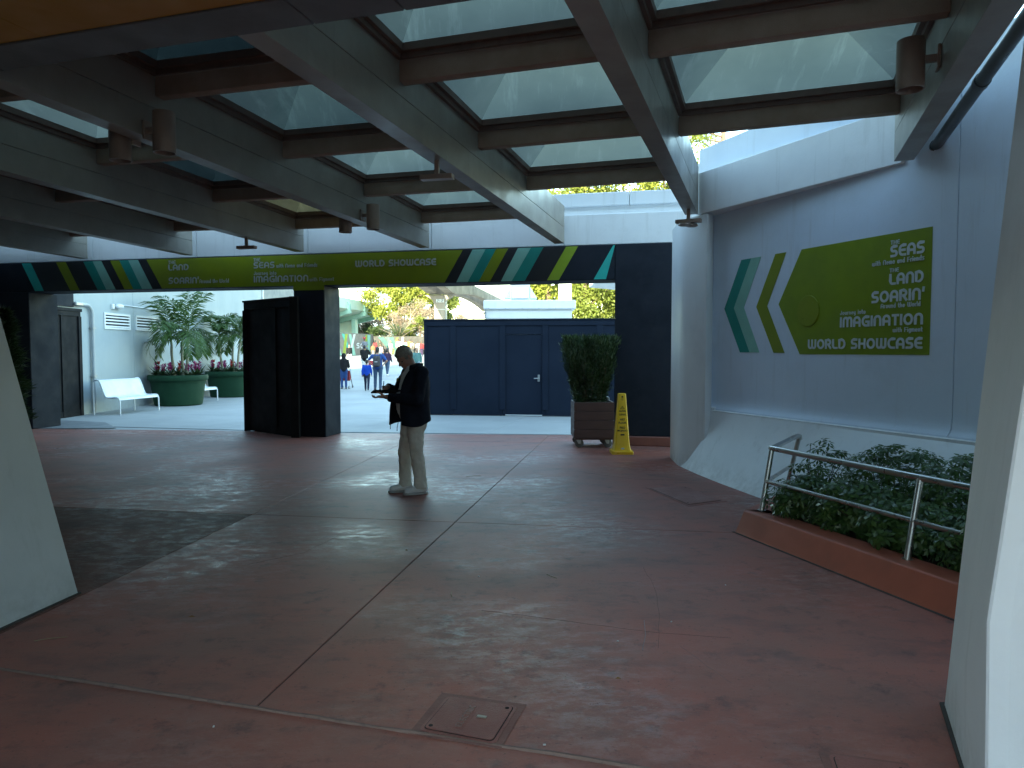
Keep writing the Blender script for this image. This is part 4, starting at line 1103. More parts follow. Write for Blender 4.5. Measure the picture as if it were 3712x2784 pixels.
# ------------------------------------------------------------------ far plaza: mint building, hoardings, monorail, sphere
MINTB = pm("mint_concrete", (.56, .66, .56), .7, var=(.50, .61, .52), vscale=.8, stain=(.5, .5, .42, .5), sscale=.5, bump=.05)
MINTD = pm("mint_paint", (.33, .54, .46), .6)
mb_ = thing("pavilion", "mint green pavilion with a finned concrete roof at the left of the plaza", "building", (-25, 98, gz(98)))
E0, E1 = Vector((-24.4, 68.5, 0)), Vector((-19.15, 105.5, 0))     # eave line seen from the gateway
eu = (E1 - E0).normalized(); en = Vector((eu.y, -eu.x, 0))
L_ = (E1 - E0).length
def EP(s, z, d):
    q = E0 + eu * s + en * d; return Vector((q.x, q.y, z))
ZT = 8.45
MB().extr([EP(0, ZT, 0), EP(0, 7.1, .1), EP(0, 6.8, -.45), EP(0, 6.3, -2.6), EP(0, 5.5, -7), EP(0, ZT - .1, -11)], eu * L_).build("roof", MINTB, mb_, smooth=25)
MB().extr([EP(L_, ZT, 0), EP(L_, 7.1, .04), EP(L_, 6.5, -.8), EP(L_, 5.5, -5.5), EP(L_, 5.5, -16), EP(L_, ZT, -16)], eu * 1.5).build("end_fascia", MINTB, mb_)
for s in (11.5, 17.4, 23.3, 29.2, 35.0):
    MB().extr([EP(s, 8.0, .04), EP(s, 7.8, .3), EP(s, 6.5, .4), EP(s, 4.7, -6.6), EP(s, 5.8, -7), EP(s, 7.0, -.4)], eu * .63).build("fin", MINTD, mb_, bevel=.03)
MB().box((-24.2, 101, 4), (3.6, 5, 7.4), R(8)).build("column", MINTB, mb_)
MB().box((-22.0, 100, 4), (.55, 4.5, 7.2), R(8)).build("pilaster", MINTD, mb_)
MB().box((-36, 100, 4), (16, 40, 7.4), R(-8)).build("wall", MINTB, mb_)
# painted plaza hoardings
HG = pm("taupe_board", (.10, .093, .085), .6)
FTQ = pm('hoarding_turquoise', (.012, .085, .08), .6); FMT = pm('hoarding_mint', (.05, .10, .095), .6); FLM = pm('hoarding_lime', (.07, .08, .01), .6)
def far_hoard(A, B, z1, label, stripes, texts, HG):
    t = thing("hoarding", label, "hoarding", A)
    A, B = Vector(A), Vector(B); L = (B - A).length; u = (B - A) / L; n = Vector((u.y, -u.x, 0))
    if n.y > 0: n = -n
    P = lambda s, z, d=0: Vector(((A + u * s + n * d).x, (A + u * s + n * d).y, z))
    z0 = gz((A.y + B.y) / 2) - .5
    k = max(2, int(L / 2.4))
    for i in range(k):
        s0, s1 = L * i / k + .008, L * (i + 1) / k - .008
        MB().extr([P(s0, z0), P(s1, z0), P(s1, z1), P(s0, z1)], -n * .08).build("board", HG, t)
    MB().extr([P(-.05, z1, .03), P(L + .05, z1, .03), P(L + .05, z1 + .08, .03), P(-.05, z1 + .08, .03)], -n * .14).build("cap", HG, t)
    zb = gz((A.y + B.y) / 2)
    for i, (a, b, c, d, m) in enumerate(stripes):      # top from a to b, foot from c to d, fractions of the length
        MB().extr([P(a * L, z1 - .02, .006 + i * .0012), P(b * L, z1 - .02, .006 + i * .0012), P(d * L, zb + .05, .006 + i * .0012), P(c * L, zb + .05, .006 + i * .0012)], -n * .005).build("stripe", m, t)
    for (tx, a, b, z, h) in texts:
        mb = MB(); lettering(mb, tx, lambda q, w_, d_: P(q, w_, d_ + .03), a * L, b * L, z, h, .22, .02); mb.build("lettering", LETTER, t, fix=False)
    return t
far_hoard((-19.2, 76, 0), (-16.75, 86, 0), 3.62, "tall striped taupe hoarding on the left of the plaza", [(.02, .10, .16, .22, MINT), (.12, .18, .02, .07, LETTER), (.22, .28, .40, .47, TURQ), (.30, .36, .24, .30, LIMEB), (.38, .44, .47, .55, MINT), (.5, .55, .38, .43, LETTER), (.80, .84, .80, .86, LIMEB), (.85, .93, .86, .92, MINT)], [("SC", .56, .74, 2.0, .6)], pm("taupe_board_pale", (.20, .185, .165), .6))
far_hoard((-16.9, 86, 0), (-9.6, 86.2, 0), 3.38, "long striped taupe hoarding across the back of the plaza", [(.10, .20, .34, .40, FTQ), (.22, .28, .36, .40, FMT), (.30, .345, .43, .46, FTQ), (.40, .45, .33, .36, FLM), (.28, .36, .40, .44, FTQ), (.50, .53, .45, .48, LETTER), (.88, .92, .98, 1.0, FLM)], [("DEV", .755, .90, 1.95, .62)], pm("dark_taupe_board", (.032, .030, .027), .6))
# monorail
MC = pm("aged_concrete", (.28, .245, .20), .8, var=(.21, .18, .145), vscale=.9, stain=(.13, .11, .09, .6), sscale=1.0, bump=.2, bscale=12)
mr = thing("monorail_track", "weathered concrete monorail beam on a numbered pylon beyond the plaza", "monorail", (-6.2, 60, gz(60)))
M0, M1 = Vector((-7.9, 46, 0)), Vector((.9, 112, 0)); mu = (M1 - M0).normalized(); mn = Vector((mu.y, -mu.x, 0))
def MP(s, d, z):
    q = M0 + mu * s + mn * d; return Vector((q.x, q.y, z))
sp = 14.1
for off_, nm in ((-.55, "track_beam"), (.95, "track_beam")):
    vs, fs, K = [], [], 40
    for i in range(K + 1):
        s = i / K * 66
        ph = ((s - sp) / 26.0) % 1.0
        zb = 6.35 + .75 * math.sin(math.pi * ph) ** .8
        for d, z in ((-.36, zb), (.36, zb), (.36, 7.75), (.30, 7.95), (-.30, 7.95), (-.36, 7.75)): vs.append(MP(s, off_ + d, z))
    for i in range(K):
        for k in range(6): fs.append((i * 6 + k, i * 6 + (k + 1) % 6, (i + 1) * 6 + (k + 1) % 6, (i + 1) * 6 + k))
    fs += [tuple(range(6))[::-1], tuple(range(K * 6, K * 6 + 6))]
    MB().add(vs, fs).build(nm, MC, mr, smooth=35)
for s in (sp, sp + 26):
    c = MP(s, .0, 0)
    py = MB()
    prof = [(.46, gz(c.y) - .2), (.46, 5.6), (.50, 5.75), (.62, 5.95), (1.25, 6.34)]
    vs = [Vector((c.x + sx * w_, c.y + sy * .42, z)) for w_, z in prof for sx, sy in ((-1, -1), (1, -1), (1, 1), (-1, 1))]
    py.add(vs, [(0, 1, 2, 3), (16, 17, 18, 19)] + [(i * 4 + k, i * 4 + (k + 1) % 4, (i + 1) * 4 + (k + 1) % 4, (i + 1) * 4 + k) for i in range(4) for k in range(4)])
    pyl = py.build("pylon", MC, mr, bevel=.03)
    MB().box((c.x, c.y - .435, 5.15), (.94, .03, .06)).build("band", GALV, pyl)
    for dx in (.50, .58): MB().tube([(c.x + dx, c.y - .3, gz(c.y)), (c.x + dx, c.y - .3, 6.2)], .035, 8).build("conduit", GALV, pyl, smooth=50)
    if s == sp:
        MB().box((c.x + .05, c.y - .44, 5.86), (.62, .04, .26)).build("number_plate", LETTER, pyl)
        nb = MB()
        segs = {'2': [(0, 1, 1, 1), (1, 1, 1, .5), (0, .5, 1, .5), (0, .5, 0, 0), (0, 0, 1, 0)], '1': [(.5, 0, .5, 1), (.25, .8, .5, 1)]}
        for i, ch in enumerate("212"):
            for (xa, ya, xb, yb) in segs[ch]:
                q = lambda x, y: Vector((c.x + .05 - .24 + i * .18 + x * .11, c.y - .472, 5.77 + y * .18))
                nb.bar(q(xa, ya), q(xb, yb), .035, .006, (0, 1, 0))
        nb.build("number", INK, pyl)
# geodesic sphere far behind the trees
gs = thing("geodesic_sphere", "huge pale blue geodesic sphere rising far behind the trees", "landmark", (-64, 400, 0))
bm = bmesh.new(); bmesh.ops.create_icosphere(bm, subdivisions=4, radius=24.4)
me = bpy.data.meshes.new("sphere_skin"); bm.to_mesh(me)
me.materials.append(pm("sphere_panel", (.30, .42, .58), .3, metal=.3))
o = bpy.data.objects.new("sphere_skin", me); o.location = (-64, 400, 17.5); link(o, gs)
st = MB()
for e in bm.edges:
    m_ = (e.verts[0].co + e.verts[1].co) / 2
    if m_.y > -2: continue
    a, b = e.verts[0].co * 1.004 + Vector((-64, 400, 17.5)), e.verts[1].co * 1.004 + Vector((-64, 400, 17.5))
    st.tube([a, b], .30, 4, False)
bm.free()
so = st.build("struts", pm("strut_white", (.8, .85, .9), .4), gs); so["kind"] = "stuff"
MB().box((-64, 402, -1), (10, 10, 6)).build("base", pm("strut_white", (.8, .8, .8)), gs)

# trees
BARK = pm("bark", (.13, .09, .065), .85, var=(.2, .14, .1), vscale=6, bump=.5, bscale=18)
PALEB = pm("pale_bark", (.36, .28, .22), .8, var=(.28, .21, .17), vscale=4)
LF = {'yel': leafmat("sunny_leaf", (.22, .255, .04), (.31, .325, .06), .4, .5, .35), 'mid': leafmat("mid_leaf", (.15, .19, .035), (.22, .245, .045), .4, .5, .35),
      'dry': leafmat("dry_twig_leaf", (.28, .22, .15), (.34, .25, .18), .3, .6, .3), 'drk': leafmat("dark_leaf", (.04, .07, .02), (.07, .10, .03), .3, .5, .4),
      'pin': leafmat("pine_needle", (.10, .14, .03), (.16, .18, .04), .3, .5, 1.0)}
def tree(name, label, cat, base, h, crown, nclump, nleaf, size, mat, bark, seed, group=None, trunk_r=.22, zlo=.3, limbs=9, clump=.9):
    rng = np.random.default_rng(seed); rnd = random.Random(seed)
    t = thing(name, label, cat, base, group)
    bx_, by_, bz = base
    tp = Vector((bx_ + rnd.uniform(-.3, .3), by_, bz + h * .88))
    b = Vector(base)
    mid = b.lerp(tp, .5) + Vector((rnd.uniform(-.25, .25), 0, 0))
    tk = MB(); tk.tube([b - V3(0, 0, .3), b.lerp(mid, .5), mid, mid.lerp(tp, .5), tp], [trunk_r * 1.2, trunk_r, trunk_r * .8, trunk_r * .5, trunk_r * .15], 9)
    cs = []
    c0 = np.array([bx_, by_, bz + h * (zlo + 1) / 2]); rad = np.array([crown, crown * .8, h * (1 - zlo) / 2])
    while len(cs) < nclump:
        p = rng.uniform(-1, 1, 3)
        q = np.linalg.norm(p)
        if q < 1 and q > .25: cs.append(c0 + p * rad)
    for k in range(limbs):
        tgt = Vector(cs[k % len(cs)]); z = min(max(bz + h * .2, tgt.z - rnd.uniform(.8, 2.0)), tp.z)
        f = (z - b.z) / (tp.z - b.z); st_ = b.lerp(tp, max(.12, f))
        m = st_.lerp(tgt, .55) + V3(0, 0, rnd.uniform(-.1, .35))
        tk.tube([st_, m, tgt], [trunk_r * .4, trunk_r * .26, trunk_r * .08], 6)
    tk.build("trunk", bark, t, smooth=60)
    if nleaf:
        cs = np.array(cs); per = nleaf // len(cs)
        cr = rng.uniform(.55, 1.15, len(cs)) * clump
        pos = np.concatenate([c + unit(rng.normal(size=(per, 3))) * (rng.uniform(0, 1, (per, 1)) ** .45) * r_ * np.array([1, 1, .72]) for c, r_ in zip(cs, cr)])
        n = len(pos)
        leaves("crown", pos, unit(rng.normal(size=(n, 3)) * .8 + [-.2, -.8, .5]), rng.normal(size=(n, 3)) + [0, 0, -.2], rng.uniform(.7, 1.3, n) * size, rng.uniform(.7, 1.2, n) * size * .6, mat, t)
    return t
tg = "trees beyond the plaza hoarding"
tree("tree", "big sunlit yellow green tree behind the middle of the plaza", "tree", (-15.2, 98, 1.4), 11.8, 5.6, 46, 17000, .34, LF['yel'], BARK, 3, tg, .3, .30, 12, 1.5)
tree("tree", "darker green tree edge left of the monorail pylon", "tree", (-10.8, 104, 1.4), 11.2, 3.2, 20, 6000, .36, LF['mid'], BARK, 5, tg, .25, .35, 9, 1.3)
tree("shrub_tree", "pinkish bare twiggy tree behind the striped hoarding", "tree", (-13.0, 92, 1.4), 6.6, 3.6, 40, 7000, .17, LF['dry'], PALEB, 9, tg, .16, .25, 34, 1.0)
tree("shrub_tree", "twiggy bronze tree beside the mint pavilion roof", "tree", (-22.2, 113, 1.4), 7.0, 3.2, 26, 6000, .25, LF['dry'], BARK, 15, tg, .14, .2, 20, .9)
tree("shrub_tree", "low dark green shrub tree under the pavilion roof edge", "tree", (-24.6, 113, 1.4), 5.6, 2.7, 22, 5000, .27, LF['drk'], BARK, 19, tg, .12, .15, 10, .9)
tree("shrub_tree", "dark understorey shrub left of the spiky palm", "tree", (-15.6, 89.5, 1.4), 3.7, 2.6, 22, 5500, .22, LF['drk'], BARK, 23, tg, .1, .1, 16, .8)
tree("shrub_tree", "mixed green shrub right of the spiky palm", "tree", (-11.6, 90, 1.4), 4.4, 2.4, 20, 5000, .22, LF['mid'], BARK, 29, tg, .1, .15, 14, .8)
tree("shrub_tree", "distant dry pinkish tree right of the monorail pylon", "tree", (-8.3, 120, 1.4), 6.8, 3.4, 26, 6000, .26, LF['dry'], PALEB, 31, tg, .14, .25, 18, 1.2)
random.seed(5)
sg = thing("fan_palm", "spiky grey palm among the trees behind the hoarding", "palm", (-14.0, 88.5, 1.4))
MB().tube([(-14.0, 88.5, 1.2), (-14.0, 88.5, 3.2)], .18, 8).build("trunk", BARK, sg, smooth=60)
for k in range(15):
    pp, rows = frond((-14.0, 88.5, 3.1), 2 * math.pi * k / 15, random.uniform(.5, 1.2), 2.7, random.uniform(.3, .9), 22, .7)
    raw("frond", rows, 4, leafmat("grey_palm", (.13, .16, .11), (.18, .2, .14), .3, .5, 2), sg)
    MB().tube([Vector(p) for p in pp], .03, 4).build("rachis", PALEB, sg)
tg2 = "tall trees behind the kiosk"
k = 0
for x, y, h, cr, mt, lab in [(3.0, 62, 18, 3.2, 'yel', "tall sunlit tree left of the white post"), (6.2, 60, 19, 3.4, 'mid', "tall sunlit tree right of the white post"), (9.6, 62, 20, 3.6, 'yel', "tall sunlit tree with a bare trunk right of the kiosk"), (12.9, 60, 19, 3.4, 'yel', "tall tree at the right of the row behind the kiosk"), (16.5, 63, 20, 4, 'mid', "tall tree at the far right of the row, behind the white wall"), (4.6, 72, 16, 3.4, 'yel', "tall tree in the second row behind the kiosk"), (11.4, 74, 18, 4, 'mid', "tall tree in the second row near the navy wall")]:
    tree("tree", lab, "tree", (x, y, gz(y)), h, cr, 60, 15000, .30, LF[mt], PALEB if k in (2,) else BARK, 40 + k, tg2, .26, .06, 12, 1.35); k += 1
pn = thing("pine_tree", "pine with sparse bare branches over the white wall", "tree", (11.4, 38.5, gz(38)))
pk = MB(); b = Vector((11.4, 38.5, .2)); tp = Vector((11.2, 38.5, 18))
pk.tube([b, b.lerp(tp, .5), tp], [.28, .2, .06], 9)
pos = []
random.seed(12)
for z, dx, dz in [(14.5, -1.9, .55), (13.55, -1.5, .5), (13.05, -1.2, .15), (12.75, -1.0, .05), (15.8, -1.7, .8), (16.5, 1.5, .6), (14.8, 1.4, .5), (13.4, .6, .5), (17, -1, .6)]:
    s = b.lerp(tp, (z - .2) / 17.8)
    pts = [s, s + V3(dx * .5, -.3, dz * .4), s + V3(dx, -.5, dz)]
    pk.tube(pts, [.07, .05, .02], 6)
    for q in range(34):
        t = random.uniform(.55, 1.05)
        p = s + V3(dx * t, -.5 * t, dz * t); pos.append([p.x + random.gauss(0, .13), p.y + random.gauss(0, .13), p.z + random.gauss(.05, .12)])
pk.build("trunk", BARK, pn, smooth=60)
pos = np.array(pos); n = len(pos)
pos = np.repeat(pos, 7, 0); n = len(pos)
leaves("crown", pos, rand_dirs(n), RNG.normal(size=(n, 3)) + [0, 0, .5], .26, .018, LF['pin'], pn)
# ------------------------------------------------------------------ plank planter on castors with its clipped shrub
PX, PY = 1.437, 12.78
pb = thing("planter_box", "brown plank planter box on castors beside the yellow cone", "planter", (PX, PY, 0))
pr = R(-2)
hwid = .352
for k in range(4):
    z0 = .172 + k * .159
    for s, (dx, dy, sx, sy) in enumerate([(0, -.352, .70, .03), (0, .352, .70, .03), (-.337, 0, .03, .67), (.337, 0, .03, .67)]):
        MB().box((PX + dx, PY + dy, z0 + .0765), (sx, sy, .153)).build("plank", WOODP, pb, bevel=.005)
MB().box((PX, PY, .155), (.66, .66, .03)).build("base", WOODP, pb)
MB().box((PX, PY, .70), (.63, .63, .12)).build("soil", SOIL, pb)
MB().box((PX + .29, PY + .1, .84), (.04, .3, .07)).build("liner_edge", GALV, pb, bevel=.01)
for dx, dy in ((-.27, -.27), (.23, -.27), (-.27, .27), (.23, .27)):
    c = V3(PX + dx, PY + dy, 0)
    wh = MB()
    prof = [(.0, -.024), (.045, -.024), (.05, -.02), (.066, -.022), (.076, -.014), (.078, 0), (.076, .014), (.066, .022), (.05, .02), (.045, .024), (.0, .024)]
    n = 22
    vs = [c + V3(.02, 0, .078) + V3(r * math.cos(2 * math.pi * k / n), z, r * math.sin(2 * math.pi * k / n)) for r, z in prof for k in range(n)]
    wh.add(vs, [(i * n + k, i * n + (k + 1) % n, (i + 1) * n + (k + 1) % n, (i + 1) * n + k) for i in range(len(prof) - 1) for k in range(n)])
    fk = MB()
    for s in (-1, 1): fk.extr([c + V3(-.035, s * .032, .138), c + V3(.045, s * .032, .138), c + V3(.04, s * .032, .07), c + V3(.0, s * .032, .07)], (0, .005, 0))
    fk.box(c + V3(0, 0, .142), (.10, .09, .008))
    cs = fk.build("castor", GALV, pb)
    wh.build("wheel", RUBBER, cs, smooth=40)
sh = thing("clipped_shrub", "dark green clipped wedge shaped shrub growing in the plank planter", "shrub", (PX, PY, .76))
n = 15000
zz = RNG.uniform(0, 1, n) ** .85
wx = .22 + .235 * np.minimum(zz * 1.25, 1) ** .8
a = RNG.uniform(0, 2 * math.pi, n); rr = RNG.uniform(0, 1, n) ** .33
sq = np.maximum(np.abs(np.cos(a)), np.abs(np.sin(a)))
lump = 1 + .10 * np.sin(a * 5 + zz * 9) + .07 * np.sin(a * 11 - zz * 17)
pos = np.stack([PX - .04 + np.cos(a) / sq ** .75 * wx * rr * lump, PY + np.sin(a) / sq ** .75 * wx * rr * lump, .77 + zz * 1.16], 1)
keep = RNG.uniform(0, 1, n) < (0.45 + .55 * rr)
pos = pos[keep]; out = unit(pos - np.array([PX, PY, 1.1])); n = len(pos)
axd = out * .7 + np.array([0, 0, .9]) + RNG.normal(size=(n, 3)) * .45
leaves("foliage", pos, rand_dirs(n), axd, RNG.uniform(.06, .11, n), .014, leafmat("yew_leaf", (.030, .060, .022), (.05, .085, .028), .2, .4, 5), sh, .05)
stm = MB(); random.seed(4)
for k in range(14):
    b = V3(PX + random.uniform(-.16, .16), PY + random.uniform(-.15, .15), .74)
    t = V3(PX + (b.x - PX) * 2.1, PY + (b.y - PY) * 2.1, random.uniform(1.5, 1.85))
    stm.tube([b, b.lerp(t, .5) + V3(random.uniform(-.02, .02), 0, 0), t], [.012, .009, .004], 5)
stm.build("stem", BARK, sh)

# ------------------------------------------------------------------ yellow wet floor cone
KX, KY = 1.820, 11.80
ck = thing("safety_cone", "yellow four sided wet floor cone beside the plank planter", "cone", (KX, KY, 0))
secs = [(.176, 0, .02), (.178, .03, .03), (.174, .052, .03), (.150, .056, .03), (.142, .075, .03), (.126, .14, .03), (.122, .155, .028), (.062, .985, .02), (.056, .995, .018), (.04, .998, .014)]
vs = []
for hwd, z, r_ in secs:
    for (sx, sy) in ((1, 1), (-1, 1), (-1, -1), (1, -1)):
        for q in range(4):
            t = math.atan2(sy, sx) - math.pi / 4 + (math.pi / 2) * q / 3
            vs.append((KX + sx * (hwd - r_) + r_ * math.cos(t), KY + sy * (hwd - r_) + r_ * math.sin(t), z))
m = 16
MB().add(vs, [(i * m + k, i * m + (k + 1) % m, (i + 1) * m + (k + 1) % m, (i + 1) * m + k) for i in range(len(secs) - 1) for k in range(m)] + [tuple(range(m))[::-1], tuple(range((len(secs) - 1) * m, len(secs) * m))]).build("body", YELLOW, ck, smooth=35)
def KP(u, z, d=0.0):     # front face leans back
    hw_ = .122 + (.062 - .122) * (z - .155) / .83
    return Vector((KX + u, KY - hw_ - d - .0005, z))
BOLD = pm("cone_ink", (.015, .012, .01), .6)
def font(text, zb, ht, wd, par):
    cu = bpy.data.curves.new("t", 'FONT'); cu.body = text; cu.size = 1; cu.align_x = 'CENTER'; cu.offset = .035
    o = bpy.data.objects.new("t", cu); COL.objects.link(o)
    me = bpy.data.meshes.new_from_object(o.evaluated_get(bpy.context.evaluated_depsgraph_get()))
    bpy.data.objects.remove(o)
    co = np.array([v.co[:] for v in me.vertices]); x0, x1 = co[:, 0].min(), co[:, 0].max(); y0, y1 = co[:, 1].min(), co[:, 1].max()
    mb = MB(); mb.add([KP(((x - x0) / (x1 - x0) - .5) * wd, zb + (y - y0) / (y1 - y0) * ht, .0012) for x, y, _ in co], [tuple(p.vertices) for p in me.polygons])
    bpy.data.meshes.remove(me)
    return mb.build("lettering", BOLD, par, fix=False)
font("CAUTION", .693, .030, .105, ck); font("CUIDADO", .637, .030, .112, ck)
font("WET", .552, .034, .085, ck); font("FLOOR", .500, .034, .128, ck)
font("PISO", .418, .036, .088, ck); font("MOJADO", .366, .036, .165, ck)
tri = MB()
for (a, b) in [((-.033, .745), (.033, .745)), ((.033, .745), (0, .79)), ((0, .79), (-.033, .745)), ((0, .752), (0, .756)), ((0, .76), (0, .775))]:
    tri.bar(KP(a[0], a[1], .001), KP(b[0], b[1], .001), .006, .001, (0, 1, 0))
tri.build("warning_sign", BOLD, ck)
MB().extr([KP(-.032, .308, .0006), KP(.032, .308, .0006), KP(.032, .332, .0006), KP(-.032, .332, .0006)], (0, -.0008, 0)).build("label", BOLD, ck)
MB().extr([KP(-.016 + .03 * math.cos(t) + .016, .095 + .014 * math.sin(t), -.012) for t in [2 * math.pi * k / 14 for k in range(14)]], (0, -.03, 0)).build("sticker", LETTER, ck)
MB().extr([KP(.018 * math.cos(t), .925 + (.02 if math.sin(t) > 0 else -.028) + .016 * math.sin(t), .0005) for t in [2 * math.pi * k / 20 for k in range(20)]], (0, -.0012, 0)).build("slot_rim", pm("yellow_shade", (.70, .40, .02), .4), ck)
MB().extr([KP(.012 * math.cos(t), .944 + .014 * math.sin(t), .002) for t in [2 * math.pi * k / 16 for k in range(16)]], (0, -.001, 0)).build("handle_slot", DARK, ck)

# ------------------------------------------------------------------ planting bed with its red kerb, steel railing and shrubs
kb = thing("planting_bed", "raised planting bed with a sloped red kerb by the white wall", "planter", (2.5, 5.5, 0))
K0, K1 = Vector((2.09, 6.617, 0)), Vector((3.05, 3.65, 0)); ku = (K1 - K0).normalized(); kn = Vector((-ku.y, ku.x, 0))
if kn.x < 0: kn = -kn
KL = (K1 - K0).length
def QP(s, n_, z):
    q = K0 + ku * s + kn * n_; return Vector((q.x, q.y, z))
prof = [(0, 0), (.012, .02), (.095, .19), (.105, .2), (.33, .2), (.34, .19), (.34, 0)]
MB().extr([QP(.0, n_, z) for n_, z in prof], ku * KL).build("kerb", KERB, kb, bevel=.006)
ke = Vector((3.0, 7.75, 0)); eu_ = (ke - K0).normalized(); ev = Vector((eu_.y, -eu_.x, 0))
MB().extr([K0 + V3(.0, .0, 0) - ev * .0 + eu_ * .012, K0 - ev * .0 + eu_ * .1 + V3(0, 0, .2) + ev * .05, K0 + ev * .3 + V3(0, 0, .2) + eu_ * .1, K0 + ev * .32 + eu_ * .1], eu_ * 1.45).build("kerb", KERB, kb, bevel=.006)
MB().prism([QP(.0, .338, 0)[:2], QP(KL, .338, 0)[:2], (4.3, 4.0), (3.7, 6.4), (3.05, 7.75)], 0, .15).build("soil", SOIL, kb)
MB().extr([QP(-.02, -.02, .001), QP(KL, -.02, .001), QP(KL, .01, .001), QP(-.02, .01, .001)], (0, 0, .003)).build("sealant", DIRT, kb)
rl = thing("railing", "brushed steel two rail railing round the planting bed", "railing", (2.4, 6.6, .2))
pb0, pb1, pb2 = QP(.06, .25, .2), QP(1.70, .25, .2), QP(3.3, .25, .2)
def topof(p, h): return p + kn * .105 + V3(0, 0, h)
t0, t1, t2 = topof(pb0, .585), topof(pb1, .585), topof(pb2, .585)
rp0 = Vector((3.02, 7.80, .15)); rt0 = Vector((3.12, 7.72, .785))
for a, b in ((pb0, t0), (pb1, t1), (pb2, t2), (rp0, rt0 - V3(0, 0, .03))):
    o = MB().tube([a, b], .024, 14).build("post", STEEL, rl, smooth=50)
    MB().tube([a, a + V3(0, 0, .008)], .038, 14).build("flange", STEEL, o, smooth=50)
e_ = (rt0 - t0).normalized()
MB().tube([t0, rt0 - e_ * .06, rt0 + V3(.01, .0, -.012), rt0 + V3(.012, -.005, -.05)], .025, 14).build("top_rail", STEEL, rl, smooth=60)
MB().tube([t0 - ku * .02, t1, t2], .0255, 14).build("top_rail", STEEL, rl, smooth=50)
m0, m1, m2 = pb0.lerp(t0, .47), pb1.lerp(t1, .47), pb2.lerp(t2, .47)
MB().tube([m0, m1, m2], .020, 14).build("mid_rail", STEEL, rl, smooth=50)
MB().tube([m0, rp0.lerp(rt0, .47)], .019, 14).build("mid_rail", STEEL, rl, smooth=50)
SCH = leafmat("umbrella_leaf", (.038, .088, .022), (.07, .13, .03), .22, .28, 4)
def schef(base, h, rad, nw, seed, label, grp="umbrella leaf shrubs in the planting bed"):
    rng = np.random.default_rng(seed)
    t = thing("umbrella_shrub", label, "shrub", base, grp)
    b = np.array(base)
    th = rng.uniform(0, 2 * math.pi, nw); u = rng.uniform(0, 1, nw) ** .5
    el = np.arccos(rng.uniform(-.75, 1, nw))
    c = b + np.stack([np.cos(th) * np.sin(el) * rad * u, np.sin(th) * np.sin(el) * rad * u, h * .5 + np.cos(el) * h * .46 * (.6 + .4 * u)], 1)
    out = unit(c - (b + [0, 0, h * .35])) + np.array([-.25, -.35, .75]); out = unit(out + rng.normal(size=(nw, 3)) * .25)
    P_, A_, N_, L2 = [], [], [], []
    for i in range(nw):
        k = rng.integers(6, 9)
        a = unit(np.cross(out[i], [.3, .2, 1.])); bb = np.cross(out[i], a)
        s = rng.uniform(.045, .078)
        for j in range(k):
            t_ = 2 * math.pi * j / k + rng.uniform(-.1, .1)
            d = a * math.cos(t_) + bb * math.sin(t_)
            P_.append(c[i] + d * .012); A_.append(d - out[i] * rng.uniform(.15, .5)); N_.append(out[i]); L2.append(s * rng.uniform(.85, 1.1))
    leaves("leaves", np.array(P_), np.array(N_), np.array(A_), np.array(L2), np.array(L2) * .42, SCH, t, .05)
    st_ = MB()
    for i in range(0, nw, max(1, nw // 24)):
        p0 = Vector(b + rng.normal(size=3) * [.08, .08, 0]); p1 = Vector(c[i])
        st_.tube([p0, p0.lerp(p1, .5) + V3(0, 0, .05), p1], [.007, .005, .003], 5)
    st_.build("stem", pm("green_stem", (.06, .055, .03), .8), t)
for i, (s, n_, h, rad, nw, lab) in enumerate([(.32, .52, .62, .36, 120, "umbrella leaf shrub nearest the railing corner"), (.05, .95, .95, .32, 34, "tall thin umbrella leaf shoot behind the railing corner"), (.85, .62, .66, .42, 150, "low umbrella leaf shrub behind the first stretch of mid rail"),
        (.75, 1.15, .98, .50, 150, "umbrella leaf shrub against the wall behind the first stretch of railing"), (1.45, .60, .60, .42, 150, "low umbrella leaf shrub just left of the second post"), (1.5, 1.15, 1.0, .5, 160, "umbrella leaf shrub with the highest crown against the wall"),
        (2.1, .62, .66, .45, 150, "umbrella leaf shrub just right of the second post"), (2.25, 1.1, .92, .5, 140, "umbrella leaf shrub against the wall by the near buttress"), (2.8, .7, .7, .45, 120, "umbrella leaf shrub half hidden by the near buttress")]):
    schef(tuple(QP(s, n_, .12)), h * .86 - .06, rad, int(nw * 2.5), 60 + i, lab)
# dark conifer in a tub behind the left buttress
cf = thing("potted_conifer", "dark feathery conifer beside the left navy pillar, half hidden by the buttress", "shrub", (-8.72, 12.2, 0))
MB().lathe([(.24, 0), (.30, .4), (.33, .42), (.33, .5), (.28, .5), (.28, .45), (0, .44)], (-8.72, 12.2, 0), 28, False).build("tub", pm("dark_tub", (.03, .035, .035), .6), cf, smooth=40)
n = 8000
zz = RNG.uniform(0, 1, n); a = RNG.uniform(0, 2 * math.pi, n)
rr = (.40 * (1 - zz) ** .5 * (.8 + .25 * np.sin(zz * 23 + a * 2))) * RNG.uniform(.1, 1, n) ** .5
pos = np.stack([-8.72 + rr * np.cos(a), 12.2 + rr * np.sin(a), .5 + zz * 1.9], 1)
ax = np.stack([np.cos(a), np.sin(a), np.full(n, .35)], 1) + RNG.normal(size=(n, 3)) * .3
leaves("foliage", pos, rand_dirs(n), ax, RNG.uniform(.08, .2, n), .016, leafmat("conifer_leaf", (.02, .04, .016), (.03, .055, .02), .2, .5, 5), cf)
MB().tube([(-8.72, 12.2, .4), (-8.72, 12.2, 2.2)], [.03, .01], 7).build("trunk", BARK, cf)

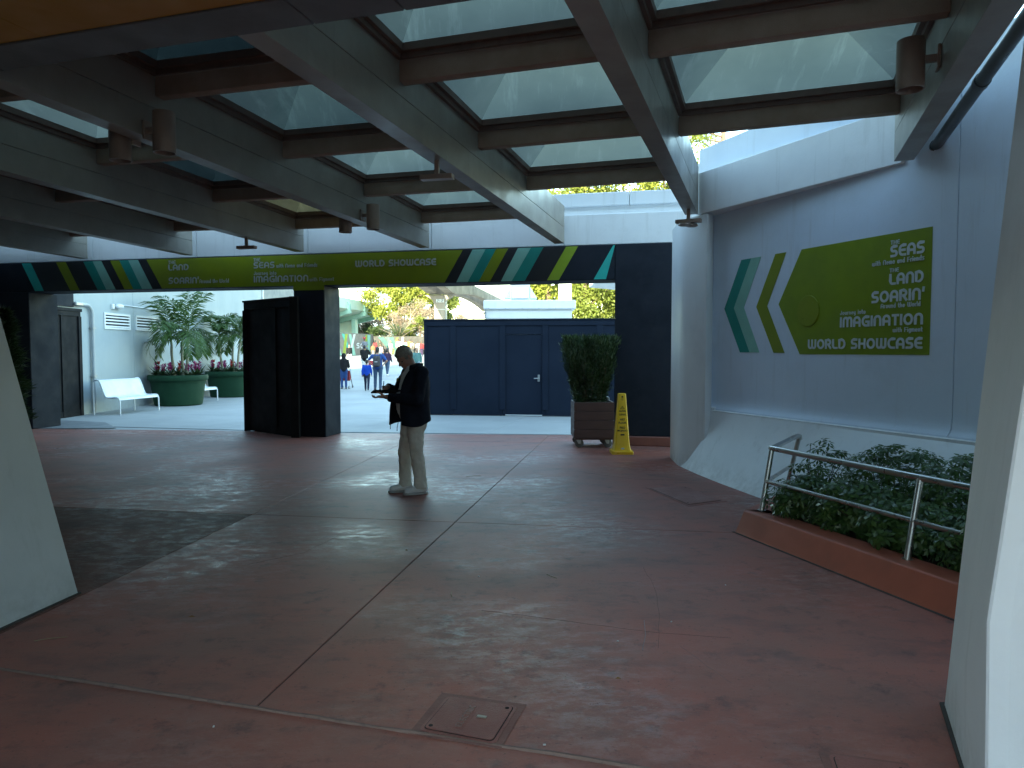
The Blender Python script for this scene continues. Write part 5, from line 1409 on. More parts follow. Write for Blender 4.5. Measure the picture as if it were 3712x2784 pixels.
# ------------------------------------------------------------------ access covers in the floor
def inset(poly, d):
    c = sum((Vector(p) for p in poly), Vector((0, 0))) / len(poly)
    out, n = [], len(poly)
    for i in range(n):
        p, a, b = Vector(poly[i]), Vector(poly[i - 1]), Vector(poly[(i + 1) % n])
        e1, e2 = (p - a).normalized(), (b - p).normalized()
        n1, n2 = Vector((-e1.y, e1.x)), Vector((-e2.y, e2.x))
        if n1.dot(c - p) < 0: n1, n2 = -n1, -n2
        bis = (n1 + n2) / (1 + n1.dot(n2))
        out.append(p + bis * d)
    return out
def rounded(poly, r, k=5):
    out, n = [], len(poly)
    for i in range(n):
        p, a, b = Vector(poly[i]), Vector(poly[i - 1]), Vector(poly[(i + 1) % n])
        s, e = p + (a - p).normalized() * r, p + (b - p).normalized() * r
        out += [(s * (1 - t) ** 2 + p * 2 * t * (1 - t) + e * t * t) for t in [j / k for j in range(k + 1)]]
    return out
BEDM = pm("cover_surround", (.21, .09, .07), .65, stain=(.07, .048, .044, .65), sscale=9, bump=.3)
def cover(label, outer, lid, text, bed_=None):
    t = thing("access_cover", label, "floor cover", (*((Vector(lid[0]) + Vector(lid[2])) / 2), 0))
    MB().prism(outer, .0005, .0035).build("surround", bed_ or BEDM, t)
    MB().prism(rounded(inset(lid, -.018), .03), .0036, .006).build("frame", IRON, t)
    MB().prism(rounded(inset(lid, -.004), .026), .0061, .0066).build("gap", DARK, t)
    ld = MB().prism(rounded(lid, .024), .0067, .0105).build("lid", IRON, t, bevel=.0015)
    A, B, D_ = Vector(lid[0]), Vector(lid[1]), Vector(lid[3])
    def LP(u, v, d=0): 
        q = A + (B - A) * u + (D_ - A) * v; return Vector((q.x, q.y, .0106 + d))
    for u, v in ((.07, .92), (.93, .08)):
        c = LP(u, v); MB().lathe([(0, 0), (.010, 0), (.010, .001), (0, .001)], c, 14, False).build("bolt_hole", DARK, ld)
    if text:
        MB().hexa([LP(.74, .44), LP(.74, .50), LP(.60, .50), LP(.60, .44), LP(.74, .44, .006), LP(.74, .50, .006), LP(.60, .50, .006), LP(.60, .44, .006)]).build("lift_bar", pm("worn_steel", (.4, .36, .3), .35, metal=.8), ld, bevel=.001)
        q = [LP(.38, .87), LP(.38, .17), LP(.53, .17), LP(.53, .87)]
        MB().add(q + [p + V3(0, 0, .0012) for p in q], [(4, 5, 6, 7), (0, 1, 5, 4), (1, 2, 6, 5), (2, 3, 7, 6), (3, 0, 4, 7)]).build("text_panel", IRON, ld)
        mb = MB(); lettering(mb, "ELECTRIC", lambda a, b, d: LP(.51 - (b * 1.0), .85 - a, .0012 + d), 0, .66, .02, .10, .13, .0022, 0)
        mb.build("lettering", pm("worn_iron", (.22, .13, .11), .5, bump=.2), ld, fix=False)
cover("square iron electric cover in the floor near the camera", [(-.348, 3.469), (.07, 3.35), (-.048, 2.966), (-.461, 3.088)], [(-.304, 3.409), (.006, 3.317), (-.086, 3.023), (-.396, 3.129)], True)
cover("floor cover at the bottom right edge near the right buttress", [(1.30, 2.95), (1.63, 2.86), (1.5, 2.4), (1.2, 2.5)], [(1.345, 2.905), (1.60, 2.83), (1.5, 2.5), (1.26, 2.57)], False)
cover("faint floor cover by the foot of the white wall", [(1.66, 8.80), (2.20, 8.92), (2.43, 7.99), (1.93, 7.72)], [(1.70, 8.74), (2.16, 8.84), (2.37, 8.02), (1.95, 7.80)], False, REDF)
# small litter on the floor
TW = pm("dry_twig", (.30, .22, .12), .8); LFD = pm("dry_leaf", (.25, .11, .03), .7); PAP = pm("paper_scrap", (.6, .58, .55), .8)
for x, y, l, a in [(-2.72, 4.13, .17, .35), (-.42, 4.9, .10, 1.7), (-.52, 9.6, .2, .2), (.3, 5.3, .12, 2.2)]:
    d = V3(math.cos(a), math.sin(a), 0) * l / 2; c = V3(x, y, .004)
    tag(MB().tube([c - d, c + V3(-d.y, d.x, 0) * .12, c + d], .0022, 5).build("twig", TW), "thin dry twig lying on the red concrete floor", "twig", "litter twigs on the floor")
for x, y, s in [(-2.05, 4.48, .022), (.55, 3.62, .015), (-.9, 6.0, .012)]:
    tag(MB().add([(x - s, y, .003), (x, y - s * .5, .006), (x + s * 1.2, y, .003), (x, y + s * .6, .009)], [(0, 1, 2), (0, 2, 3)]).build("fallen_leaf", LFD, fix=False), "small brown fallen leaf on the red concrete floor", "leaf", "fallen leaves on the floor")
for x, y in [(1.0, 4.4), (.62, 4.1), (-1.35, 3.15), (.14, 3.0), (1.55, 5.1), (-.25, 5.3)]:
    tag(MB().box((x, y, .003), (.012, .007, .004), x).build("paper_scrap", PAP), "tiny pale scrap lying on the red concrete floor", "litter", "pale scraps on the floor")
# ------------------------------------------------------------------ people
SKIN = pm("skin", (.42, .24, .17), .55, var=(.38, .20, .14), vscale=14)
SKIND = pm("skin_tan", (.33, .17, .115), .5, var=(.38, .18, .12), vscale=18)
_cl = {}
def cloth(name, col, rough=.85): return pm("cloth_" + name, col, rough, spec=.2, var=tuple(x * .8 for x in col), vscale=9)
NVY = cloth("navy", (.009, .012, .022), .85); BLK = cloth("black", (.015, .015, .017)); KHA = pm("khaki_cotton", (.70, .655, .57), .85, var=(.62, .58, .50), vscale=7, bump=.25, bscale=35)
WHT = cloth("white", (.75, .75, .74)); DEN = cloth("denim", (.06, .10, .17)); BLU = cloth("blue", (.03, .08, .26)); GRY = cloth("grey", (.22, .23, .26)); DGR = cloth("dark_grey", (.07, .07, .075))
RED = cloth("red", (0.275, 0.036, 0.042)); TEA = cloth("teal", (0.077, 0.179, 0.179)); PUR = cloth("plum", (0.044, 0.029, 0.070)); ORA = cloth("orange", (0.335, 0.111, 0.056)); YEL = cloth("yellow", (0.343, 0.232, 0.064)); PNK = cloth("pink", (0.388, 0.286, 0.286)); BEI = cloth("beige", (0.301, 0.260, 0.214)); OLI = cloth("olive", (0.061, 0.061, 0.046)); LBL = cloth("pale_denim", (0.167, 0.223, 0.274))
HBR = pm("hair_brown", (.09, .05, .03), .5); HBK = pm("hair_black", (.02, .015, .013), .5); HGR = pm("hair_greying", (.26, .225, .18), .6, var=(.16, .135, .105), vscale=40); HBL = pm("hair_blond", (.34, .23, .11), .5)
SHOE = pm("shoe_white", (.88, .89, .89), .5); SHOD = pm("shoe_dark", (.04, .04, .045), .5)

def person(label, x, y, h, deg, top, bottom, hair, shoe=SHOD, pose='stand', longhair=False, sleeve='long', shorts=False, hood=False, hat=None, voxel=.035, z=None, grp="visitors in the plaza", skin=SKIN, wide=1.0, dress=False, phase=1):
    """a figure about 1.75 m tall in local space: +X forward, +Y its left; scaled to h and turned to deg"""
    t = thing("person", label, "person", (x, y, gz(y) - .014 if z is None else z), grp)
    t.location = (0, 0, 0)
    W = wide
    hipz = .92
    J = {}
    ph = .16 * phase if pose == 'walk' else .02
    for s, nm in ((1, 'l'), (-1, 'r')):
        f = ph * s
        J['hip' + nm] = V3(0, .095 * s * W, hipz); J['kn' + nm] = V3(f * .9 + .03, .10 * s * W, .50 + (.03 if f < 0 else 0)); J['an' + nm] = V3(f * 1.7 - .02, .105 * s * W, .085 + (.05 if f < -.1 else 0))
        J['sh' + nm] = V3(-.01, .185 * s * W, 1.43)
        if pose == 'hips': J['el' + nm] = V3(-.07, .40 * s, 1.20); J['wr' + nm] = V3(.02, .21 * s, 1.02)
        elif pose == 'push': J['el' + nm] = V3(.06, .25 * s, 1.16); J['wr' + nm] = V3(.33, .20 * s, 1.05)
        elif pose == 'hold': J['el' + nm] = V3(.14, .26 * s, 1.22); J['wr' + nm] = V3(.20, .14 * s, 1.42)
        elif pose == 'sit': J['el' + nm] = V3(.08, .24 * s, 1.18); J['wr' + nm] = V3(.25, .10 * s, 1.15)
        else: J['el' + nm] = V3(-.02 - f * .4, .25 * s * W, 1.15); J['wr' + nm] = V3(.06 - f * .8, .25 * s * W, .91)
        if pose == 'sit': J['kn' + nm] = V3(.34, .15 * s, .90); J['an' + nm] = V3(.34, .14 * s, .52)
    b = MB()
    b.ell((.02, 0, 1.655), (.095, .075, .115), 14, 10); b.ell((.05, 0, 1.60), (.06, .055, .07), 10, 8); b.ell((.115, 0, 1.63), (.018, .014, .022), 8, 6)
    for s in (1, -1): b.ell((.01, s * .078, 1.64), (.02, .012, .03), 8, 6)
    b.cap((-.015, 0, 1.42), .06, (.0, 0, 1.60), .05); b.cap((0, 0, .98), .10, (-.01, 0, 1.32), .09)
    for s, nm in ((1, 'l'), (-1, 'r')):
        b.cap((-.005, .06 * s, 1.37), .065, J['sh' + nm], .045)
        b.cap(J['sh' + nm], .044, J['el' + nm], .040); b.cap(J['el' + nm], .040, J['wr' + nm], .028)
        d = (J['wr' + nm] - J['el' + nm]).normalized()
        b.cap(J['wr' + nm], .034, J['wr' + nm] + d * .11, .024)
        b.cap((0, .06 * s, .98), .10, J['hip' + nm], .085)
        b.cap(J['hip' + nm], .078, J['kn' + nm], .052); b.cap(J['kn' + nm], .050 if not shorts else .055, J['an' + nm], .036)
        b.cap(J['an' + nm] - V3(.02, 0, .03), .036, J['an' + nm] + V3(.13, 0, -.045), .030)
    blob("body", b, skin, t, min(voxel, .03), 2)
    c = MB()
    c.cap((0, 0, 1.0), .145 * W, (-.01, 0, 1.22), .145 * W); c.cap((-.01, 0, 1.22), .145 * W, (-.015, 0, 1.37), .12)
    for s, nm in ((1, 'l'), (-1, 'r')):
        c.cap((-.01, .05 * s, 1.36), .115, J['sh' + nm], .075)
        c.cap((0, .06 * s, .95), .125 * W, (-.01, .06 * s, 1.3), .125 * W)
        if sleeve != 'none':
            e = J['el' + nm] if sleeve == 'long' else J['sh' + nm].lerp(J['el' + nm], .75)
            c.cap(J['sh' + nm], .072, e, .058)
            if sleeve == 'long': c.cap(J['el' + nm], .058, J['wr' + nm], .046)
    if hood: c.ell((-.02, 0, 1.66), (.13, .115, .15), 14, 10); c.cap((-.05, 0, 1.42), .10, (-.03, 0, 1.56), .10)
    blob("top", c, top, t, voxel, 3)
    p = MB()
    for s, nm in ((1, 'l'), (-1, 'r')):
        p.cap((0, .05 * s, 1.0), .125 * W, J['hip' + nm], .115 * W)
        e = J['hip' + nm].lerp(J['kn' + nm], .9) if shorts else J['kn' + nm]
        p.cap(J['hip' + nm], .105, e, .085 if shorts else .075)
        if not shorts: p.cap(J['kn' + nm], .075, J['an' + nm] + V3(0, 0, .02), .062)
    if dress: p.cap((0, 0, .98), .14, (0, 0, .62), .20)
    blob("trousers" if not shorts else "shorts", p, bottom, t, voxel, 3)
    for nm in 'lr':
        q = J['an' + nm]
        m = MB()
        if pose == 'sit': m.cap(q - V3(.02, 0, .04), .048, q + V3(.10, 0, -.03), .042)
        else:
            m.cap(V3(q.x - .04, q.y, q.z - .035), .048, V3(q.x + .13, q.y, q.z - .048), .036)
        m.build("shoe", shoe, t, smooth=80)
    if not hood:
        hh = MB(); hh.ell((-.005, 0, 1.69), (.108, .088, .105), 14, 10); hh.ell((-.045, 0, 1.64), (.075, .086, .10), 12, 8)
        if longhair: hh.cap((-.055, 0, 1.62), .075, (-.075, 0, 1.42), .06)
        blob("hair", hh, hair, t, .03, 2)
    if hat is not None:
        ht = MB(); ht.ell((0, 0, 1.735), (.115, .10, .085), 14, 10)
        for s in (1, -1): ht.ell((-.02, s * .095, 1.83), (.025, .06, .06), 12, 8)
        ht.build("hat", hat, t, smooth=80)
    k = h / 1.765
    t.scale = (k, k, k); t.rotation_euler.z = R(deg); t.location = (x, y, gz(y) - .014 if z is None else z)
    return t
def backpack(label, x, y, z, deg, mat, s=1.0, trim=False):
    t = thing("backpack", label, "backpack", (0, 0, 0))
    m = MB(); m.cap((-.20, -.06, 1.05), .105, (-.19, -.06, 1.34), .095); m.cap((-.20, .06, 1.05), .105, (-.19, .06, 1.34), .095)
    blob("bag", m, mat, t, .03, 3)
    MB().box((-.295, 0, 1.10), (.05, .20, .20)).build("front_pocket", mat, t, bevel=.02, seg=2)
    if trim: MB().box((-.322, 0, 1.17), (.006, .12, .02)).build("tape", LETTER, t)
    for sg in (1, -1): MB().tube([(-.14, sg * .08, 1.42), (.0, sg * .11, 1.49), (.115, sg * .12, 1.36), (.09, sg * .13, 1.12), (-.12, sg * .12, 1.02)], .018, 6).build("strap", mat, t, smooth=60)
    t.scale = (s, s, s); t.rotation_euler.z = R(deg); t.location = (x, y, z)
    return t
g0 = lambda y: gz(y) - .014
person("man with hands on hips in a blue shirt and a dark cap, seen from behind", -5.65, 30.0, 1.80, 88, BLU, DEN, HBK, pose='hips', sleeve='short', wide=1.1, voxel=.03)
backpack("dark grey backpack on the man with hands on his hips", -5.65, 30.0, g0(30), 88, DGR, 1.02, True)
person("small child in a bright blue jacket beside the man with hands on hips", -6.03, 29.6, 1.28, 95, cloth("bright_blue", (.01, .06, .42)), cloth("dark_navy", (.02, .025, .05)), HBK, pose='walk', voxel=.03)
person("man in black with white shorts carrying a child on his shoulders", -8.25, 40.0, 1.78, 85, BLK, WHT, HBK, pose='hold', shorts=True, wide=1.1)
backpack("black backpack on the man in white shorts", -8.25, 40.0, g0(40), 85, BLK, 1.02)
person("child in a grey top and red eared hat riding on a man's shoulders", -8.26, 40.0, 1.10, 85, GRY, GRY, HBR, pose='sit', hat=RED, z=gz(40) + 1.02)
person("visitor in a plum jacket and jeans walking away", -7.05, 40.3, 1.55, 80, PUR, DEN, HBK, shoe=SHOE, pose='walk')
person("woman with long brown hair and sunglasses walking towards the gateway", -5.2, 39.0, 1.62, -95, TEA, LBL, HBR, pose='walk', longhair=True)
person("person in a black hooded jacket pushing a stroller", -7.22, 30.6, 1.52, 100, BLK, cloth("blue_jean", (.03, .07, .2)), HBK, pose='push', hood=True)
st = thing("stroller", "folding stroller with red trim pushed by the person in the black hood", "stroller", (-7.3, 29.6, 0))
for sx in (-.22, .22):
    MB().tube([(-7.26 + sx, 30.95, 1.05), (-7.26 + sx, 31.0, .75), (-7.26 + sx, 31.45, .09)], .014, 6).build("frame_tube", DGR, st)
    MB().tube([(-7.26 + sx, 31.4, .75), (-7.26 + sx, 30.75, .09)], .014, 6).build("frame_tube", GALV, st)
    for yy in (30.75, 31.45):
        n = 18; c = V3(-7.26 + sx, yy, .095)
        MB().tube([c + V3(0, .08 * math.cos(2 * math.pi * k / n), .08 * math.sin(2 * math.pi * k / n)) for k in range(n + 1)], .016, 6, False).build("wheel", RUBBER, st, smooth=60)
MB().hexa([(-7.48, 30.9, .40), (-7.04, 30.9, .40), (-7.04, 31.3, .42), (-7.48, 31.3, .42), (-7.48, 30.86, .85), (-7.04, 30.86, .85), (-7.04, 30.92, .85), (-7.48, 30.92, .85)]).build("seat", RED, st, bevel=.02)
person("brown haired woman in a black cardigan by the striped hoarding", -12.55, 55, 1.62, -60, BLK, WHT, HBR, longhair=True, pose='walk')
person("woman in a red coat in front of the long hoarding", -16.1, 84, 1.75, 70, RED, BLK, HBK, voxel=.05, longhair=True)
person("man in a dark olive jacket beside the woman in red", -15.55, 84, 1.80, 100, OLI, BLK, HBR, voxel=.05)
person("child in an orange top in front of the far hoarding", -14.6, 75, 1.42, 90, ORA, BEI, HBR, voxel=.05)
person("person in a pale pink dress in front of the far hoarding", -13.6, 80, 1.70, 60, PNK, PNK, HBL, voxel=.05, longhair=True, dress=True)
person("tall man in a white shirt in the far crowd", -13.05, 82, 1.92, 120, WHT, BEI, HBR, voxel=.05)
person("person in a pale teal shirt in the far crowd", -12.1, 81, 1.78, 45, cloth("pale_teal", (.35, .6, .6)), BEI, HBR, voxel=.05, wide=1.2)
person("person in a black and yellow top in the far crowd", -12.2, 85, 1.86, 100, YEL, BLK, HBR, voxel=.05)
person("person in a beige top by the white letters of the far hoarding", -11.6, 83, 1.72, 90, BEI, BEI, HBR, voxel=.05)
person("person in a white top near the navy hoarding edge in the far crowd", -10.55, 80, 1.62, 80, WHT, LBL, HBR, voxel=.05)
person("red haired person in a plum top at the edge of the navy hoarding", -9.75, 77, 1.72, 85, RED, PUR, HBR, voxel=.05, longhair=True)
person("person with a pink backpack seen between the walkers", -11.6, 63, 1.55, 80, PNK, DEN, HBR, voxel=.05)
cart = thing("stroller", "white and red stroller standing behind the man with the child on his shoulders", "stroller", (-9.9, 50, g0(50)))
MB().box((-9.95, 50, g0(50) + .72), (.8, .5, .55)).build("seat", WHT, cart, bevel=.06, seg=2)
MB().box((-9.85, 49.9, g0(50) + .38), (.75, .5, .3)).build("tray", RED, cart, bevel=.05, seg=2)
for sx in (-.3, .3): MB().lathe([(0, -.03), (.12, -.03), (.12, .03), (0, .03)], (-9.9 + sx, 50, g0(50) + .12), 14, False).build("wheel", RUBBER, cart)

# ------------------------------------------------------------------ the man with the tablet
ma = R(22)            # turned a little towards the camera
MO = Vector((-1.20, 8.47, 0))
mf, ml = Vector((-math.cos(ma), -math.sin(ma), 0)), Vector((math.sin(ma), -math.cos(ma), 0))
def L(f, l, z): return MO + mf * f + ml * l + Vector((0, 0, z))
MROT = Matrix((mf, ml, Vector((0, 0, 1)))).transposed()       # local axes to world
mn_ = thing("person", "grey haired man in a navy jacket and khaki trousers looking down at a tablet", "person", MO)
hp_ = Matrix.Rotation(R(26), 3, 'Z') @ Matrix.Rotation(R(38), 3, 'Y')                  # head bowed
HC = Vector((.075, -.01, 1.625))
def HL(v):                                             # head space to world
    q = HC + hp_ @ Vector(v); return L(q.x, q.y, q.z)
HR = MROT @ hp_
b = MB()
b.ell(HL((-.005, 0, .045)), (.100, .078, .088), 18, 12, HR)       # skull
b.ell(HL((.03, 0, -.03)), (.068, .062, .088), 16, 12, HR)         # face
b.ell(HL((.062, 0, -.095)), (.032, .034, .028), 12, 8, HR)        # chin
b.ell(HL((.078, 0, .02)), (.024, .052, .016), 12, 8, HR)          # brow
for s in (1, -1):
    b.ell(HL((.058, s * .036, -.035)), (.028, .022, .024), 10, 8, HR)   # cheek
    b.ell(HL((-.008, s * .080, -.012)), (.022, .011, .034), 10, 8, HR)  # ear
    b.ell(HL((.035, s * .045, -.075)), (.03, .02, .03), 10, 8, HR)      # jaw
b.cap(HL((.092, 0, .012)), .010, HL((.114, 0, -.032)), .0155, 10)       # nose
for s in (1, -1): b.ell(HL((.100, s * .012, -.036)), (.011, .009, .008), 8, 6, HR)
b.ell(HL((.092, 0, -.066)), (.013, .026, .007), 10, 6, HR); b.ell(HL((.090, 0, -.077)), (.013, .024, .008), 10, 6, HR)   # lips
b.cap(L(-.03, 0, 1.42), .075, HL((-.03, 0, -.07)), .058, 14)           # neck
b.cap(L(0, 0, 1.0), .14, L(-.02, 0, 1.32), .14, 14)
nsh, nel, nwr = (-.075, .195, 1.445), (.0, .265, 1.125), (.315, .085, 1.165)     # near arm: left shoulder, elbow, wrist
fsh, fel, fwr = (-.03, -.195, 1.445), (.10, -.28, 1.165), (.265, -.095, 1.275)
for sh_, el_, wr_, s in ((nsh, nel, nwr, 1), (fsh, fel, fwr, -1)):
    b.cap(L(-.02, s * .06, 1.39), .095, L(*sh_), .06); b.cap(L(*sh_), .055, L(*el_), .044); b.cap(L(*el_), .044, L(*wr_), .029)
nhip, nkn, nan = (-.03, .095, .93), (-.035, .10, .50), (-.075, .105, .10)
fhip, fkn, fan = (-.01, -.095, .93), (.055, -.10, .50), (.055, -.105, .10)
for h_, k_, a_2, s in ((nhip, nkn, nan, 1), (fhip, fkn, fan, -1)):
    b.cap(L(-.01, s * .06, 1.0), .11, L(*h_), .09); b.cap(L(*h_), .085, L(*k_), .055); b.cap(L(*k_), .053, L(*a_2), .038)
    b.cap(L(a_2[0] - .03, a_2[1], .05), .035, L(a_2[0] + .14, a_2[1], .04), .03)
# hands: palm plus five fingers each, in local coordinates
def chain(pts, r0, r1):
    for i in range(len(pts) - 1):
        k0, k1 = i / (len(pts) - 1), (i + 1) / (len(pts) - 1)
        b.cap(L(*pts[i]), r0 + (r1 - r0) * k0, L(*pts[i + 1]), r0 + (r1 - r0) * k1, 8)
w_ = Vector(nwr); pm_ = Vector((.385, .055, 1.172))
for k in range(4):
    o_ = Vector((.015, -.030 + .020 * k, -.004))
    b.cap(L(*w_), .022, L(*(pm_ + o_ * .9)), .015, 10)
    q0 = pm_ + o_; fl_ = (.88, 1.0, .95, .78)[k]
    chain([q0, q0 + Vector((.035, -.006, -.012)) * fl_, q0 + Vector((.062, -.018, -.002)) * fl_, q0 + Vector((.070, -.03, .020)) * fl_], .0095, .0075)
chain([w_ + Vector((.02, .015, .008)), pm_ + Vector((-.01, .035, .030)), pm_ + Vector((.02, .028, .047)), pm_ + Vector((.045, .012, .052))], .014, .0085)   # thumb over the edge
w_ = Vector(fwr); pm_ = Vector((.300, -.035, 1.268))
for k in range(4):
    o_ = Vector((.012 - .004 * k, .004, .012 - .015 * k))
    b.cap(L(*w_), .021, L(*(pm_ + o_)), .0145, 10)
    q0 = pm_ + o_; fl_ = (.95, 1.0, .92, .75)[k]
    chain([q0, q0 + Vector((.030, .022, .004)) * fl_, q0 + Vector((.034, .042, -.014)) * fl_, q0 + Vector((.022, .050, -.026)) * fl_], .0092, .0072)
chain([w_ + Vector((.012, .02, -.004)), pm_ + Vector((.0, .032, -.004)), pm_ + Vector((.022, .048, -.012)), pm_ + Vector((.034, .052, -.022))], .0125, .0082)
blob("body", b, SKIND, mn_, .0062, 2, .4)
# hair: close cropped cap with greying sides
hh = MB()
hh.ell(HL((-.012, 0, .058)), (.104, .0835, .086), 20, 14, HR); hh.ell(HL((-.045, 0, .005)), (.070, .081, .075), 18, 12, HR)
for s in (1, -1): hh.ell(HL((.015, s * .066, .012)), (.03, .016, .035), 10, 8, HR)
hh.ell(HL((.066, .0, .078)), (.032, .060, .025), 12, 8, HR)
blob("hair", hh, HGR, mn_, .008, 2, .4, .006, .02)
for s in (1, -1):
    MB().cap(HL((.088, s * .020, .026)), .0045, HL((.076, s * .052, .022)), .003, 6).build("eyebrow", HGR, mn_, smooth=180)
    ey = MB().ell(HL((.080, s * .031, -.002)), (.011, .013, .0085), 12, 8, HR).build("eye", pm("eye_dark", (.08, .06, .05), .2), mn_, smooth=180)
gw = thing("eyeglasses", "thin rimmed eyeglasses worn by the man with the tablet", "glasses", HL((.09, 0, 0)))
GLR = pm("glasses_rim", (.35, .33, .3), .3, metal=.8)
for s in (1, -1):
    MB().tube([HL((.104 - .006 * abs(math.cos(t)), s * .034 + .021 * math.cos(t), -.006 + .015 * math.sin(t))) for t in [2 * math.pi * k / 16 for k in range(17)]], .0016, 5, False).build("rim", GLR, gw)
    MB().tube([HL((.096, s * .055, -.002)), HL((.0, s * .083, .004))], .0016, 5).build("temple", GLR, gw)
MB().tube([HL((.104, -.014, -.002)), HL((.108, 0, .001)), HL((.104, .014, -.002))], .0016, 5).build("bridge", GLR, gw)
# shirt
sh2 = MB(); sh2.cap(L(.01, 0, 1.02), .165, L(.02, 0, 1.16), .165, 18); sh2.cap(L(.0, 0, 1.16), .16, L(-.01, 0, 1.36), .14, 18)
for s in (1, -1): sh2.cap(L(.0, s * .05, 1.0), .145, L(-.01, s * .05, 1.34), .13, 14)
sh2.cap(L(-.02, 0, 1.40), .09, L(.0, 0, 1.475), .074, 14)
blob("shirt", sh2, WHT, mn_, .012, 3, .5, .012, .06)
MB().extr([L(.062, .045, 1.485), L(.095, .02, 1.455), L(.075, .055, 1.430)], ml * -.012).build("shirt_collar", WHT, mn_)
# trousers with straight legs
tr = MB()
for h_, k_, a_2, s in ((nhip, nkn, nan, 1), (fhip, fkn, fan, -1)):
    tr.cap(L(.0, s * .055, 1.0), .135, L(*h_), .130, 16); tr.cap(L(h_[0] - .03, h_[1] * .9, .90), .125, L(h_[0] - .02, h_[1] * .9, .84), .118, 16)
    tr.cap(L(h_[0], h_[1], .86), .108, L(*k_), .084, 16); tr.cap(L(*k_), .084, L(a_2[0], a_2[1], .17), .074, 16)
    p0 = L(a_2[0] - .004, a_2[1], .19); tr.tube([p0, p0 - V3(0, 0, .115)], [.074, .079], 18)
blob("trousers", tr, KHA, mn_, .011, 2, .5, .034, .09)
MB().tube([L(.145 * math.cos(t), .150 * math.sin(t), 1.03) for t in [2 * math.pi * k / 28 for k in range(29)]], .017, 6, False).build("belt", BLK, mn_, smooth=60)
# jacket: open shell, sleeves, collar, flap cords
jk_prof = [(1.485, -.045, .085, .115, 38), (1.455, -.045, .125, .175, 32), (1.40, -.035, .165, .222, 34), (1.30, -.015, .195, .240, 34), (1.18, .0, .208, .246, 36), (1.06, .005, .212, .250, 38), (.94, .0, .212, .252, 36), (.85, -.005, .213, .254, 40), (.825, -.005, .215, .256, 41)]
K = 40; vs = []
random.seed(2)
for i, (z, c, d, wd, gap) in enumerate(jk_prof):
    for k in range(K + 1):
        t = R(gap) + (2 * math.pi - R(gap) - R(gap * .22)) * k / K
        fold = 1 + .022 * math.sin(t * 5 + z * 9) * (1 if z < 1.4 else .3) + .012 * math.sin(t * 11 - z * 14)
        e = 2 / 2.4
        cx_ = math.copysign(abs(math.cos(t)) ** e, math.cos(t)); sy_ = math.copysign(abs(math.sin(t)) ** e, math.sin(t))
        zz = z + (.012 * math.sin(t * 3) if i == len(jk_prof) - 1 else 0) + (.05 * max(0, -math.cos(t)) if z < .9 else 0)
        flare = .045 * max(0, math.cos(t)) * max(0, (1.2 - z) / .35) if t > math.pi else .0
        vs.append(L(c + (d * cx_) * fold + flare, wd * sy_ * fold, zz))
fs = [(i * (K + 1) + k, i * (K + 1) + k + 1, (i + 1) * (K + 1) + k + 1, (i + 1) * (K + 1) + k) for i in range(len(jk_prof) - 1) for k in range(K)]
jm = MB().add(vs, fs)
jk = jm.build("jacket", NVY, mn_, smooth=180)
so_ = jk.modifiers.new("thick", 'SOLIDIFY'); so_.thickness = .012; so_.offset = 0
sb = jk.modifiers.new("sub", 'SUBSURF'); sb.levels = 1; sb.render_levels = 1
for sh_, el_, wr_ in ((nsh, nel, nwr), (fsh, fel, fwr)):
    sv = MB()
    S, E_, W_ = Vector(sh_), Vector(el_), Vector(wr_)
    sv.cap(L(S.x * .9 - .004, S.y * .62, S.z - .035), .105, L(*S), .088, 16); sv.cap(L(*S), .088, L(*(S.lerp(E_, .5))), .082, 16); sv.cap(L(*(S.lerp(E_, .5))), .082, L(*E_), .078, 16)
    sv.cap(L(*E_), .078, L(*(E_.lerp(W_, .45))), .070, 16)
    a_3, b_3 = L(*(E_.lerp(W_, .4))), L(*(E_.lerp(W_, .93))); sv.tube([a_3, b_3], [.068, .052], 16)
    blob("sleeve", sv, NVY, jk, .011, 3, .5, .022, .08)
cl = MB(); cp = []
for k in range(25):
    t = R(40) + (2 * math.pi - R(80)) * k / 24
    cp.append((math.cos(t), math.sin(t)))
vs = [L(-.035 + .095 * x, .112 * y, 1.475) for x, y in cp] + [L(-.045 + .098 * x, .105 * y, 1.555 - .035 * max(0, x)) for x, y in cp]
ck2 = cl.add(vs, [(k, k + 1, 26 + k, 25 + k) for k in range(24)]).build("collar", NVY, jk, smooth=180)
so_ = ck2.modifiers.new("thick", 'SOLIDIFY'); so_.thickness = .014; so_.offset = 0
# chest flap beside the opening carrying a small yellow emblem
em = MB(); em.hexa([L(.135, -.098, 1.340), L(.145, -.048, 1.340), L(.168, -.048, 1.340), L(.158, -.098, 1.340), L(.125, -.098, 1.378), L(.135, -.048, 1.378), L(.160, -.048, 1.378), L(.150, -.098, 1.378)])
em.build("emblem", pm("emblem_yellow", (.55, .38, .02), .6), jk)
for f_, l_, z_ in ((.205, -.16, .83), (.195, .155, .84)):
    MB().tube([L(f_, l_, z_ + .03), L(f_ + .012, l_, z_ - .03), L(f_ + .014, l_, z_ - .07)], .004, 6).build("drawcord", BLK, jk)
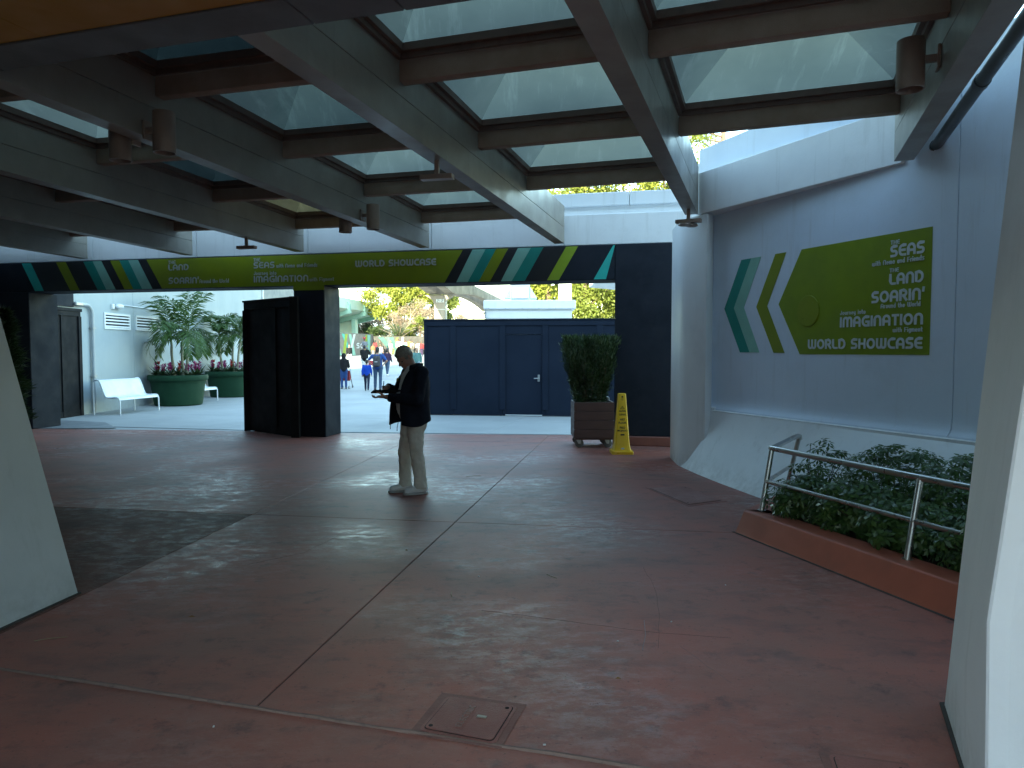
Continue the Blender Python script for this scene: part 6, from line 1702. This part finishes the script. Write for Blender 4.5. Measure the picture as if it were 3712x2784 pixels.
# shoes
for a_2 in (nan, fan):
    f0, l0 = a_2[0], a_2[1]
    up_ = MB(); up_.cap(L(f0 - .045, l0, .072), .052, L(f0 + .04, l0, .065), .050, 14); up_.cap(L(f0 + .04, l0, .062), .050, L(f0 + .155, l0 + .004, .048), .040, 14); up_.cap(L(f0 - .02, l0, .10), .044, L(f0 + .01, l0, .10), .044, 12)
    so2 = blob("shoe", up_, SHOE, mn_, .009, 3)
    sol = []
    for k in range(26):
        t = 2 * math.pi * k / 26
        sol.append((f0 + .055 + .155 * math.cos(t), l0 + (.050 + .006 * math.cos(t)) * math.sin(t)))
    s2 = MB(); pl = [L(f_, l_, 0) for f_, l_ in sol]
    s2.prism([(p.x, p.y) for p in pl], .001, .030); s2.build("sole", pm("sole_grey", (.45, .46, .46), .6), so2, bevel=.004, smooth=40)
    for k in range(4):
        c0 = f0 + .035 + k * .022
        MB().tube([L(c0, l0 - .03, .098 - k * .009), L(c0 + .004, l0, .112 - k * .011), L(c0 + .008, l0 + .03, .098 - k * .009)], .004, 5).build("lace", WHT, so2)
# tablet and stylus
tb = thing("tablet", "black tablet in a dark case held level by the man", "tablet", L(.28, -.01, 1.2))
ax1 = (Vector((1, -.06, .02))).normalized(); ax2 = Vector((.06, 1, .16)).normalized(); an = ax1.cross(ax2)
c0 = Vector((.292, -.035, 1.222))
def TP(a, b_, d): 
    q = c0 + ax1 * a + ax2 * b_ + an * d; return L(q.x, q.y, q.z)
MB().hexa([TP(-.165, -.12, -.013), TP(.165, -.12, -.011), TP(.165, .12, -.011), TP(-.165, .12, -.011), TP(-.165, -.12, .006), TP(.165, -.12, .006), TP(.165, .12, .006), TP(-.165, .12, .006)]).build("case", BLK, tb, bevel=.004)
MB().hexa([TP(-.15, -.105, .0065), TP(.15, -.105, .0065), TP(.15, .105, .0065), TP(-.15, .105, .0065), TP(-.15, -.105, .0085), TP(.15, -.105, .0085), TP(.15, .105, .0085), TP(-.15, .105, .0085)]).build("screen", pm("screen_glass", (.02, .02, .022), .25), tb)
sty = thing("stylus", "dark stylus in the man's writing hand", "pen", L(.33, .01, 1.25))
MB().tube([L(.335, .02, 1.232), L(.330, .0, 1.29), L(.322, -.02, 1.345)], [.002, .0045, .0045], 8).build("barrel", BLK, sty, smooth=60)
